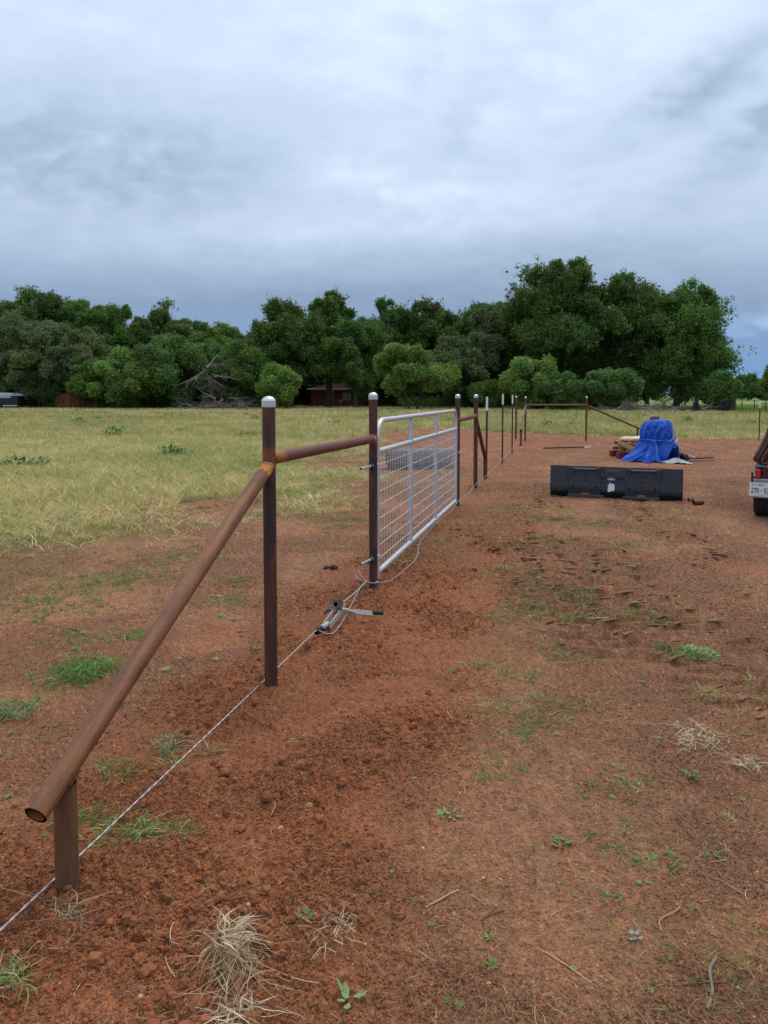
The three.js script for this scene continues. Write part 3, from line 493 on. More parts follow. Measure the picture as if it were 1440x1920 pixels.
{ // twisted fence wire from the left edge to the cable puller, and what hangs about it
  const strand = (a, b, r, off, pitch, ph, sag = 0) => { const pts = [], L = a.distanceTo(b), n = Math.ceil(L / pitch * 8); const d = b.clone().sub(a).normalize(), e1 = V(0, 1, 0), e2 = V(0, 0, 0).crossVectors(d, e1).normalize();
    for (let k = 0; k <= n; k++) { const t = k / n, th = t * L / pitch * 6.283 + ph; pts.push(a.clone().lerp(b, t).addScaledVector(e1, Math.cos(th) * off - sag * 4 * t * (1 - t)).addScaledVector(e2, Math.sin(th) * off)); } return new THREE.TubeGeometry(new THREE.CatmullRomCurve3(pts), n * 2, r, 6); };
  const a = fp(-1.2, 0.045, -0.046), b = fp(2.5, 0.062, -0.052);
  const w = thing('fence_wire', 'twisted silver wire stretched low along the near brace to the cable puller', 'wire');
  const sm = std([0.55, 0.54, 0.55], 0.45, { metalness: 0.4 }); put('strand', strand(a, b, 0.0017, 0.0017, 0.09, 0, 0.008), sm, w); put('strand', strand(a, b, 0.0017, 0.0017, 0.09, Math.PI, 0.008), sm, w);
  const w2 = tube([V(-0.435, 0.055, -4.66), V(-0.39, 0.03, -4.67), V(-0.35, 0.024, -4.69), V(-0.305, 0.03, -4.85), V(-0.262, 0.04, -5.15), V(-0.21, 0.06, -5.55), V(-0.165, 0.075, -5.79), V(-0.15, 0.075, -5.83)], 0.0029, 90, 7);
  const ring = []; for (let k = 0; k <= 26; k++) { const q = k / 26 * 6.283 * 1.15, p = fp(3.72, 0.075 + 0.006 * k / 26); ring.push(p.add(V(Math.cos(q) * 0.0385, 0, Math.sin(q) * 0.0385))); }
  const u = thing('fence_wire', 'slack wire looping from the cable puller to the foot of the hinge post', 'wire');
  put('loop', w2, std([0.5, 0.48, 0.46], 0.5, { metalness: 0.4 }), u); put('wrap', tube(ring, 0.003, 70, 6), wireMat, u);
  put('tail', tube([V(-0.15, 0.08, -5.83), V(-0.19, 0.12, -5.85), V(-0.215, 0.165, -5.88)], 0.0018, 14, 6), wireMat, u); put('tail', tube([V(-0.152, 0.08, -5.83), V(-0.22, 0.10, -5.84), V(-0.24, 0.13, -5.87)], 0.0016, 14, 6), wireMat, u);
  const pts = [[3.74, 0.065, 0.04], [3.95, 0.035, 0.085], [4.3, 0.03, 0.115], [4.75, 0.03, 0.13], [4.98, 0.04, 0.11], [5.25, 0.06, 0.06], [5.8, 0.055, 0.01], [6.6, 0.05, -0.02], [7.5, 0.07, 0.03], [8.26, 0.125, 0.041], [9.1, 0.10, 0.045], [9.9, 0.12, 0.04], [10.31, 0.135, 0.04], [11.1, 0.10, 0.04], [11.76, 0.11, 0.04], [13, 0.10, 0.035], [15.3, 0.12, 0.03], [18.3, 0.14, 0.03], [21.4, 0.16, 0.03], [24.1, 0.2, 0.03]].map(([t, y, s]) => fp(t, y, s));
  tag(put('fence_wire', merge([tube(pts, 0.0036, 420, 6), tube([fp(4.96, 0.035, 0.10), fp(4.985, 0.055, 0.13), fp(5.01, 0.04, 0.10)], 0.004, 10, 6)]), std([0.42, 0.40, 0.39], 0.5, { metalness: 0.4 })), 'slack silver wire running under the gate and on to the T posts', 'wire');
}
{ // cable puller lying on the soil
  const y0 = GY_(-0.36, -5.1) + 0.01, g = thing('cable_puller', 'worn grey hand cable puller with black grip lying on the soil', 'tool', [-0.425, y0 - 0.008, -4.69], 0); g.scale.set(1.12, 1.35, 1.0);
  const alu = std(lin(224, 224, 212), 0.55, { metalness: 0.3, map: tex(128, 128, (u, v) => { const n = 0.82 + 0.12 * fbm(u * 9, v * 9, 4), s = sstep(0.42, 0.62, fbm(u * 14 + 3, v * 14, 3)) * 0.45; return [n - s, n - s * 1.1, n - s * 1.2]; }) }), rusty = std(lin(150, 124, 112), 0.55, { metalness: 0.4, map: tex(64, 64, (u, v) => { const n = fbm(u * 8, v * 8, 4), k = 0.75 + 0.3 * n; return [k, k * (0.95 + 0.1 * n), k * (0.92 + 0.2 * n)]; }) }), black = std(lin(44, 40, 38), 0.7), dk = std(lin(40, 34, 30), 0.6, { metalness: 0.4 });
  // frame: two side plates from the hook end up to the drum
  const fa = V(0.03, 0.035, -0.05), fb = V(0.105, 0.06, -0.42), fd = fb.clone().sub(fa), yaw = Math.atan2(-fd.z, fd.x);
  for (const s of [-1, 1]) { const b = box(fd.length(), 0.032, 0.005, 0, 0, 0, 0.0015); const m = put('side_plate', b, alu, g); m.position.copy(fa).add(fb).multiplyScalar(0.5).add(V(Math.sin(yaw), 0, Math.cos(yaw)).multiplyScalar(s * 0.021)); m.rotation.set(0, yaw, 0.06); }
  const drum = put('drum', pipe(V(-0.02, 0, 0), V(0.02, 0, 0), 0.034, 0.034, 22), dk, g); drum.position.set(0.085, 0.062, -0.36); drum.rotation.y = yaw + Math.PI / 2;
  const sh = new THREE.Shape(); const rr = rng(3); for (let k = 0; k < 26; k++) { const a = k / 26 * 6.283, R = 0.045 + (k % 2 ? 0.004 : -0.002) + 0.002 * rr(); k ? sh.lineTo(Math.cos(a) * R, Math.sin(a) * R) : sh.moveTo(Math.cos(a) * R, Math.sin(a) * R); }
  const wheel = new THREE.ExtrudeGeometry(sh, { depth: 0.008, bevelEnabled: true, bevelSize: 0.001, bevelThickness: 0.001, bevelSegments: 1 });
  const w = put('ratchet_wheel', wheel, rusty, g); w.position.set(0.075, 0.085, -0.315); w.rotation.set(-0.75, -0.35, 0);
  put('hub', pipe(V(0, 0, 0.006), V(0, 0, 0.016), 0.014, 0.012, 16), dk, w); for (let k = 0; k < 4; k++) { const q = k * 1.57 + 0.5; put('rivet', pipe(V(Math.cos(q) * 0.03, Math.sin(q) * 0.03, 0.006), V(Math.cos(q) * 0.03, Math.sin(q) * 0.03, 0.012), 0.005, 0.004, 10), rusty, w); }
  const bail = put('drum_guard', box(0.05, 0.006, 0.075, 0.03, 0.055, -0.33, 0.002), dk, g); bail.rotation.z = 0.5; bail.position.set(0.02, -0.01, 0);
  // handle: forked bar with black grip, swung out to the right
  const ha = V(0.10, 0.05, -0.33), hb = V(0.30, 0.030, -0.365), hc = V(0.375, 0.030, -0.38);
  for (const s of [-1, 1]) put('handle_fork', tube([V(0.10, 0.055 + s * 0.012, -0.33 + s * 0.026), V(0.15, 0.045 + s * 0.01, -0.345 + s * 0.02), V(0.19, 0.038, -0.352 + s * 0.006)], 0.0085, 16, 8), alu, g);
  const bar = put('handle', box(0.135, 0.026, 0.009, 0, 0, 0, 0.002), alu, g); bar.position.set(0.245, 0.034, -0.36); bar.rotation.set(-0.5, 0.14, -0.05);
  put('grip', pipe(V(0.305, 0.032, -0.369), V(0.374, 0.028, -0.379), 0.0125, 0.0115, 16), black, g);
  // hook end: clevis, swivel and dark hook block
  put('swivel', merge([pipe(V(0.012, 0.035, -0.03), V(0.034, 0.037, -0.09), 0.013, 0.016, 14), new THREE.SphereGeometry(0.016, 14, 10).translate(0.012, 0.037, -0.03)]), alu, g);
  put('hook_block', merge([pipe(V(-0.022, 0.026, 0.022), V(-0.004, 0.031, -0.012), 0.017, 0.02, 18), pipe(V(-0.027, 0.025, 0.034), V(-0.02, 0.027, 0.02), 0.012, 0.013, 14)]), dk, g);
  put('hook', tube([V(0.0, 0.03, -0.012), V(0.028, 0.03, -0.002), V(0.05, 0.026, -0.02), V(0.05, 0.024, -0.05), V(0.036, 0.026, -0.062)], 0.006, 24, 8), dk, g);
  put('cable', tube([V(0.09, 0.07, -0.4), V(0.16, 0.066, -0.66), V(0.225, 0.062, -0.97), V(0.258, 0.058, -1.13)], 0.0028, 40, 6), wireMat, g);
}
// ---------------------------------------------------------------- work yard: bucket, tarp, timber, truck
const rotTo = (o, a, b) => { o.quaternion.setFromUnitVectors(a, b); return o; };
{ // loader bucket seen from behind; local x across, +z to the viewer
  const W = 1.98, g = thing('loader_bucket', 'dark grey steel loader bucket on the soil, two hook bars on its back', 'bucket', [3.655, GY_(3.6, -11.2) - 0.02, -11.19], -0.366); g.scale.y = 1.13;
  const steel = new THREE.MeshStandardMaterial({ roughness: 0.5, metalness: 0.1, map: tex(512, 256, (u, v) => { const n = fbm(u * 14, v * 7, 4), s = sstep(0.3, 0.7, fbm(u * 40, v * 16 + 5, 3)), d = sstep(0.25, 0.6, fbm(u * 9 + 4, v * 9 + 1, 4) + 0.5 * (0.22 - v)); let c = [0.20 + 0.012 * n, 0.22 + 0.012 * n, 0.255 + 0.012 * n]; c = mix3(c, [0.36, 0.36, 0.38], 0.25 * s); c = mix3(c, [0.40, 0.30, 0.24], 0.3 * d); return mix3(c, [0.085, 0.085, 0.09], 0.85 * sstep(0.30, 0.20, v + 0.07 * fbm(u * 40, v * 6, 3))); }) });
  const edge = std(lin(70, 74, 82), 0.45, { metalness: 0.2 }), under = std(lin(34, 34, 37), 0.7);
  // shell: back plate, rolled heel, floor running away from the camera
  const prof = [[0.0, 0.475], [0.012, 0.475], [0.035, 0.17], [0.028, 0.11], [0.0, 0.06], [-0.05, 0.028], [-0.12, 0.012], [-0.5, 0.0], [-0.5, 0.012], [-0.12, 0.026], [-0.06, 0.042], [-0.014, 0.075], [0.014, 0.12], [0.02, 0.17]];
  const sh = new THREE.Shape(prof.map(([z, y]) => new THREE.Vector2(z, y))), shell = new THREE.ExtrudeGeometry(sh, { depth: W, bevelEnabled: false, steps: 1 });
  shell.rotateY(Math.PI / 2); shell.translate(-W / 2, 0, 0);          // shape x -> -z after the turn, so mirror back
  shell.scale(1, 1, -1); { const ix = shell.index, p = shell.attributes; shell.computeVertexNormals(); }
  const fix = shell.toNonIndexed(); { const p = fix.attributes.position; for (let i = 0; i < p.count; i += 3) { const a = [p.getX(i), p.getY(i), p.getZ(i)], b = [p.getX(i + 1), p.getY(i + 1), p.getZ(i + 1)]; p.setXYZ(i, ...b); p.setXYZ(i + 1, ...a); } fix.computeVertexNormals(); const uv = fix.attributes.uv; for (let i = 0; i < p.count; i++) uv.setXY(i, p.getX(i) / W + 0.5, p.getY(i) / 0.5); }
  // the extrude put the profile's depth on -z: undo so the back plate faces +z
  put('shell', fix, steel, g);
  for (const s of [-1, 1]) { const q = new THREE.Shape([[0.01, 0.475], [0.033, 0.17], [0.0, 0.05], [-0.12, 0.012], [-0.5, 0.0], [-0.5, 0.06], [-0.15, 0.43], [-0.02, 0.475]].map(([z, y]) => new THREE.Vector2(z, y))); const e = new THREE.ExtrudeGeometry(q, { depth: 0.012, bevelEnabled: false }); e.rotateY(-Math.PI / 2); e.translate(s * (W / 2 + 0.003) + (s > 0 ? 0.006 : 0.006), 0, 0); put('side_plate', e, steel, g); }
  const P = (fx, y) => [(fx - 0.5) * W, y];         // fraction across -> local x
  const slope = (y) => mix(0.035, 0.012, clamp((y - 0.17) / 0.305));
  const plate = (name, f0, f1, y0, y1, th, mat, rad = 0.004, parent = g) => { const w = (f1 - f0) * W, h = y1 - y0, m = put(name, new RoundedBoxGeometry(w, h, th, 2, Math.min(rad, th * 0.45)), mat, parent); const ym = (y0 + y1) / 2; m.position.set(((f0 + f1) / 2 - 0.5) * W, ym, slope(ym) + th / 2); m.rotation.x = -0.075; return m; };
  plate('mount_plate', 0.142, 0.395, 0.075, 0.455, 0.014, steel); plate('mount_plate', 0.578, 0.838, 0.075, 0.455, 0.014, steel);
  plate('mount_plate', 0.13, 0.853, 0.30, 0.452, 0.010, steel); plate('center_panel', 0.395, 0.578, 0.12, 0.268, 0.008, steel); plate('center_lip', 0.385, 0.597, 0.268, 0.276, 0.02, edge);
  plate('name_plate', 0.436, 0.55, 0.40, 0.436, 0.016, edge); 
  for (const [a, b] of [[0.16, 0.39], [0.6, 0.842]]) {          // hook bars held by cheek brackets
    const xa = (a - 0.5) * W, xb = (b - 0.5) * W, y = 0.438;
    put('hook_bar', pipe(V(xa + 0.03, y, 0.066), V(xb - 0.03, y, 0.066), 0.0135, 0.0135, 16), edge, g);
    for (const x of [xa + 0.025, xb - 0.025]) { const q = new THREE.Shape(); q.moveTo(-0.03, 0.02); q.lineTo(0.028, 0.02); q.quadraticCurveTo(0.032, -0.02, 0.0, -0.065); q.quadraticCurveTo(-0.03, -0.04, -0.03, 0.02); const e = new THREE.ExtrudeGeometry(q, { depth: 0.058, bevelEnabled: true, bevelSize: 0.003, bevelThickness: 0.003, bevelSegments: 2 }); const m = put('hook_bracket', e, steel, g); m.position.set(x, y, 0.022); }
  }
  const slot = std(lin(22, 24, 28), 0.8);
  for (const [a, b, y0, y1] of [[0.25, 0.303, 0.345, 0.358], [0.25, 0.303, 0.272, 0.285], [0.68, 0.735, 0.345, 0.358], [0.68, 0.735, 0.272, 0.285]]) { const m = plate('slot', a, b, y0, y1, 0.012, slot); m.position.z += 0.006; }
  for (const a of [0.163, 0.348, 0.59, 0.785]) { const fr = plate('pocket_frame', a, a + 0.035, 0.17, 0.212, 0.018, edge); const m = plate('pocket', a + 0.004, a + 0.031, 0.174, 0.208, 0.021, slot); m.position.z += 0.0; }
  for (const [a, b] of [[0.14, 0.42], [0.567, 0.838]]) { const m = put('bottom_ledge', box((b - a) * W, 0.035, 0.06, ((a + b) / 2 - 0.5) * W, 0.062, 0.07, 0.004), edge, g); const dirt = std(lin(128, 88, 60), 0.98); const lump = new THREE.SphereGeometry(1, 14, 8); lump.scale(0.07, 0.022, 0.02); lump.translate(((a + b) / 2 - 0.5) * W, 0.083, 0.085); const p = lump.attributes.position; for (let i = 0; i < p.count; i++) p.setY(i, p.getY(i) + 0.012 * noise(p.getX(i) * 40, p.getZ(i) * 40)); lump.computeVertexNormals(); put('caked_soil', lump, dirt, m); }
  // torn white sticker, warning strip, faint red crayon marks
  const st = new THREE.Shape([[-0.052, -0.062], [-0.03, -0.068], [0.0, -0.055], [0.045, -0.05], [0.054, -0.02], [0.05, 0.035], [0.02, 0.055], [0.012, 0.03], [-0.004, 0.058], [-0.028, 0.062], [-0.032, 0.03], [-0.05, 0.028], [-0.046, -0.01]].map((q) => new THREE.Vector2(...q)));
  const sticker = put('sticker', new THREE.ExtrudeGeometry(st, { depth: 0.001, bevelEnabled: false }), std(lin(226, 226, 224), 0.6), g); sticker.position.set((0.475 - 0.5) * W, 0.195, 0.0435); sticker.rotation.x = -0.075;
  const strip = document.createElement('canvas'); strip.width = 256; strip.height = 96; { const x = strip.getContext('2d'); x.fillStyle = '#3d424b'; x.fillRect(0, 0, 256, 96); x.fillStyle = '#b9bcc0'; x.fillRect(16, 62, 224, 30); x.fillStyle = '#8c9097'; for (let k = 0; k < 3; k++) { x.beginPath(); x.ellipse(128, 16 + k * 16, 74 - 12 * Math.abs(k - 1), 5, 0, 0, 6.3); x.fill(); } }
  const ct = new THREE.CanvasTexture(strip); ct.colorSpace = THREE.SRGBColorSpace; const lab = put('label_strip', new THREE.PlaneGeometry(0.125, 0.047), std(0xffffff, 0.55, { map: ct }), g); lab.position.set((0.475 - 0.5) * W, 0.315, 0.0385); lab.rotation.x = -0.075;
  const r = rng(8); const scr = []; for (let k = 0; k < 9; k++) { const x = (0.695 + 0.04 * (k % 5) / 5 - 0.5) * W, y = k < 5 ? 0.25 : 0.215; scr.push(tube([V(x, y + 0.012 * r(), 0.0475 - (y - 0.2) * 0.075), V(x + 0.01, y - 0.012, 0.0477 - (y - 0.2) * 0.075), V(x + 0.017, y + 0.01 * r(), 0.0475 - (y - 0.2) * 0.075)], 0.0018, 8, 4)); } put('crayon_marks', merge(scr), std(lin(112, 56, 62), 0.8), g);
}
{ // two cut ends of pipe by the bucket
  const m = rustMat(21, RU.brown, RU.ochre, RU.dark, []);
  const one = (x, z, yaw, L, r, label) => { const y = GY_(x, z) + r + 0.002, o = put('pipe_offcut', pipe(V(-L / 2, 0, 0), V(L / 2, 0, 0), r, r, 24, r - 0.006), m); o.position.set(x, y, z); o.rotation.y = yaw; tag(o, label, 'pipe', 'pipe offcuts by the bucket'); };
  one(4.66, -10.45, 0.25, 0.16, 0.036, 'short rusty pipe offcut lying on the soil, the nearer of two by the bucket'); one(4.72, -10.85, 1.05, 0.17, 0.036, 'short rusty pipe offcut behind the nearer one beside the bucket');
}
{ // roll of field fence wire behind the gate
  const L = 1.5, R = 0.225, g = thing('wire_mesh_roll', 'silver roll of woven fence wire lying on the ground behind the gate', 'wire roll', [0.82, GY_(0.82, -15.85) + R - 0.01, -15.85], 0.22);
  const wm = std(lin(158, 166, 180), 0.45, { metalness: 0.3 }), wd = std(lin(88, 94, 106), 0.6, { metalness: 0.3 }), hoops = [], stays = [], core = [], r = rng(31);
  for (let layer = 0; layer < 5; layer++) { const rr = R - layer * 0.026; for (let k = 0; k <= 14; k++) { const x = -L / 2 + L * Math.pow(k / 14, 1) + (r() - 0.5) * 0.03, t = new THREE.TorusGeometry(rr + (r() - 0.5) * 0.008, 0.0036, 4, 40); t.rotateY(Math.PI / 2); t.rotateZ((r() - 0.5) * 0.03); t.translate(x, (r() - 0.5) * 0.008, (r() - 0.5) * 0.008); (layer < 2 ? hoops : core).push(t); }
    const ns = 34 - layer * 4; for (let k = 0; k < ns; k++) { const a = k / ns * 6.283 + layer * 0.11 + (r() - 0.5) * 0.06, q = rr + 0.004; (layer < 2 ? stays : core).push(pipe(V(-L / 2, Math.cos(a) * q, Math.sin(a) * q), V(L / 2, Math.cos(a + 0.02) * q, Math.sin(a + 0.02) * q), 0.0032, 0.0032, 5)); } }
  put('line_wires', merge(hoops), wm, g); put('stay_wires', merge(stays), wm, g); put('inner_layers', merge(core), wd, g);
}
// ---- pile under the blue tarp
const tarpC = V(6.75, 0, -17.6);
{
  const blue = new THREE.MeshPhysicalMaterial({ color: C(...lin(26, 88, 192)), roughness: 0.42, side: THREE.DoubleSide, specularIntensity: 0.6, transmission: 0.08, thickness: 0 }), g = thing('tarp', 'bright blue tarp roped over a heap between the timber and the grey rag', 'tarp', [tarpC.x, GY_(tarpC.x, tarpC.z), tarpC.z], 0);
  const nu = 150, nv = 60, pos = [], uv = [], idx = [];
  const prof = table([[0, 0.02], [0.05, 0.13], [0.12, 0.225], [0.24, 0.315], [0.40, 0.36], [0.52, 0.345], [0.56, 0.34], [0.64, 0.36], [0.8, 0.41], [1, 0.47]]), hgt = table([[0, 1.03], [0.07, 1.02], [0.16, 0.965], [0.28, 0.83], [0.42, 0.66], [0.52, 0.55], [0.56, 0.51], [0.64, 0.42], [0.8, 0.22], [1, 0.0]]);
  for (let j = 0; j <= nv; j++) for (let i = 0; i <= nu; i++) {
    const v = j / nv, th = i / nu * 6.2832;                      // th 0 = +x (right), pi/2 = towards the camera
    const cx = Math.cos(th), cz = Math.sin(th), open = sstep(0.62, 0.15, Math.abs(th - 0.95)) * sstep(0.55, 0.7, v);
    const fold = 0.055 * Math.sin(th * 9 + 2.5 * v + 1.4 * Math.sin(th * 2)) * sstep(0.5, 0.95, v) + 0.035 * Math.sin(th * 17 + 3 * v) * sstep(0.6, 1, v) + 0.018 * Math.sin(th * 13 - v * 9) * sstep(0.1, 0.4, v) + 0.02 * fbm(cx * 2.2 + v * 3, cz * 2.2 - v * 4, 3) + 0.075 * (0.35 - Math.abs(noise(cx * 3.1 + v * 2.2, cz * 3.1 + v * 5.5 + 9))) * sstep(0.06, 0.25, v) + 0.05 * (0.35 - Math.abs(noise(cx * 6.3 - v * 7, cz * 6.3 + v * 3 + 4)));
    let r = prof(v) * (1 + 0.10 * Math.sin(th * 2 + 0.7) * sstep(0.4, 0.1, v)) + fold + 0.05 * fbm(cx * 1.3 + 5, cz * 1.3 + v * 2, 3) * sstep(0.05, 0.3, v), y = hgt(v);
    r *= 1 + sstep(0.62, 1, v) * (0.62 * Math.pow(Math.max(0, -cx * 0.9 + 0.35 * cz), 1.5) + 0.16 * Math.max(0, cx));
    y += 0.02 * fbm(cx * 3, cz * 3 + v * 5, 2) * (1 - v) + open * (0.40 - y * 0.55) * 0.9; r += open * 0.06;
    const hem = v > 0.93 ? 0.02 * Math.sin(th * 11) : 0;
    pos.push(cx * r * (1 - 0.06 * Math.max(0, cx)) + 0.05 * sstep(0.5, 0, v), Math.max(0.012, y + hem + 0.012), cz * r * 0.85); uv.push(th, v);
    if (i && j) { const a = j * (nu + 1) + i; idx.push(a - nu - 2, a - nu - 1, a, a - nu - 2, a, a - 1); }
  }
  const tg = new THREE.BufferGeometry(); tg.setAttribute('position', new THREE.Float32BufferAttribute(pos, 3)); tg.setAttribute('uv', new THREE.Float32BufferAttribute(uv, 2)); tg.setIndex(idx); tg.computeVertexNormals();
  put('cloth', tg, blue, g);
  const rope = std(lin(70, 128, 236), 0.6), ring = []; for (let k = 0; k < 40; k++) { const a = k / 40 * 6.283; ring.push(V(Math.cos(a) * 0.385, 0.535 + 0.012 * Math.sin(a * 3), Math.sin(a) * 0.34)); }
  put('rope', tube(ring, 0.009, 120, 6, true), rope, g);
  for (const [pts] of [[[[-0.02, 1.05, 0.0], [0.18, 1.0, 0.14], [0.3, 0.85, 0.22], [0.33, 0.62, 0.24], [0.37, 0.5, 0.22]]], [[[0.05, 1.06, 0.02], [0.26, 0.98, 0.08], [0.38, 0.78, 0.12], [0.45, 0.5, 0.14], [0.5, 0.25, 0.18]]], [[[-0.05, 1.04, 0.03], [-0.24, 0.96, 0.13], [-0.34, 0.8, 0.18], [-0.38, 0.6, 0.17]]], [[[-0.33, 0.55, 0.22], [-0.16, 0.5, 0.36], [-0.14, 0.36, 0.42], [-0.16, 0.18, 0.5], [-0.1, 0.05, 0.56], [-0.02, 0.02, 0.6]]]]) put('rope', tube(pts.map((p) => V(...p)), 0.0095, 50, 6), rope, g);
  // what is under it: a dark barrel shaped machine, showing where the hem is lifted
  const inner = thing('covered_machine', 'dark machine showing under the lifted hem of the blue tarp', 'machine', [tarpC.x + 0.02, GY_(tarpC.x, tarpC.z) - 0.01, tarpC.z], 0), dk = std(lin(30, 32, 44), 0.7);
  put('body', new THREE.LatheGeometry([[0.001, 0.0], [0.30, 0.0], [0.31, 0.05], [0.29, 0.3], [0.26, 0.55], [0.22, 0.8], [0.1, 0.94], [0.001, 0.96]].map((q) => new THREE.Vector2(...q)), 28), dk, inner);
  put('foot_ring', new THREE.TorusGeometry(0.31, 0.025, 8, 30).rotateX(Math.PI / 2).translate(0, 0.03, 0), std(lin(52, 50, 52), 0.6), inner);
  const rk = new THREE.IcosahedronGeometry(0.09, 2), p = rk.attributes.position; for (let i = 0; i < p.count; i++) { const f = 1 + 0.25 * noise(p.getX(i) * 13, p.getY(i) * 13 + p.getZ(i) * 9); p.setXYZ(i, p.getX(i) * f * 1.3, p.getY(i) * f * 0.6, p.getZ(i) * f); } rk.computeVertexNormals();
  const rock = put('rock', rk, std(lin(104, 92, 82), 0.95)); rock.position.set(tarpC.x - 0.03, GY_(tarpC.x, tarpC.z) + 1.075, tarpC.z); tag(rock, 'brown rock weighing down the top of the blue tarp', 'rock');
}
function cloth(w, d, h, seed, n = 44) { const g = new THREE.PlaneGeometry(w, d, n, n); g.rotateX(-Math.PI / 2); const p = g.attributes.position; for (let i = 0; i < p.count; i++) { let x = p.getX(i), z = p.getZ(i); const e = 1 + 0.22 * fbm(Math.atan2(z, x) * 1.2 + seed, seed * 3, 3), rr = Math.hypot(x / w, z / d) * 2; const y = h * clamp(1.1 - rr) * 0.7 + h * 0.6 * Math.abs(fbm(x * 5 + seed, z * 5, 4)) * clamp(1.5 - rr) + 0.008; p.setXYZ(i, x * e + 0.05 * noise(x * 6 + seed, z * 6), Math.max(y, 0.004), z * e + 0.05 * noise(x * 6, z * 6 + seed)); } g.computeVertexNormals(); return g; }
{
  const c = V(7.02, 0, -17.0), o = put('rag', cloth(0.62, 0.42, 0.14, 4), std(lin(172, 174, 178), 0.95, { side: THREE.DoubleSide })); o.position.set(c.x, GY_(c.x, c.z), c.z); o.rotation.y = 0.1; tag(o, 'crumpled pale grey rag on the ground in front of the blue tarp', 'cloth');
  const bottle = put('bottle', new THREE.LatheGeometry([[0.001, 0], [0.022, 0], [0.024, 0.08], [0.01, 0.105], [0.009, 0.13], [0.001, 0.13]].map((q) => new THREE.Vector2(...q)), 16), std(lin(226, 220, 222), 0.5)); bottle.position.set(7.07, GY_(7.07, -17.2) + 0.47, -17.19); bottle.rotation.set(0.1, 0, -0.45); tag(bottle, 'small white bottle lying in a fold of the blue tarp', 'bottle');
  // auger drive with shaft
  const a = thing('hand_auger', 'black motor auger lying on the ground to the right of the blue tarp', 'tool', [7.55, GY_(7.6, -17.6) + 0.06, -17.65], -0.08), dk = std(lin(38, 36, 38), 0.6), br = std(lin(86, 68, 58), 0.8), gy = std(lin(150, 150, 150), 0.6);
  put('motor', merge([pipe(V(-0.14, 0.06, 0.02), V(0.06, 0.02, 0.02), 0.085, 0.06, 18), box(0.12, 0.08, 0.14, -0.02, 0.0, 0.06, 0.015)]), dk, a); put('fuel_cap', new THREE.SphereGeometry(0.07, 16, 12).scale(1, 0.9, 1).translate(-0.2, 0.1, 0.02), br, a); put('cover', pipe(V(0.0, 0.05, 0.08), V(0.17, 0.02, 0.08), 0.045, 0.035, 14), gy, a); put('shaft', pipe(V(0.1, 0.0, 0.03), V(0.62, 0.03, 0.05), 0.022, 0.016, 12), dk, a); put('handle', pipe(V(0.15, -0.04, 0.12), V(0.62, -0.035, 0.14), 0.014, 0.014, 10), std(lin(150, 112, 80), 0.8), a);
}
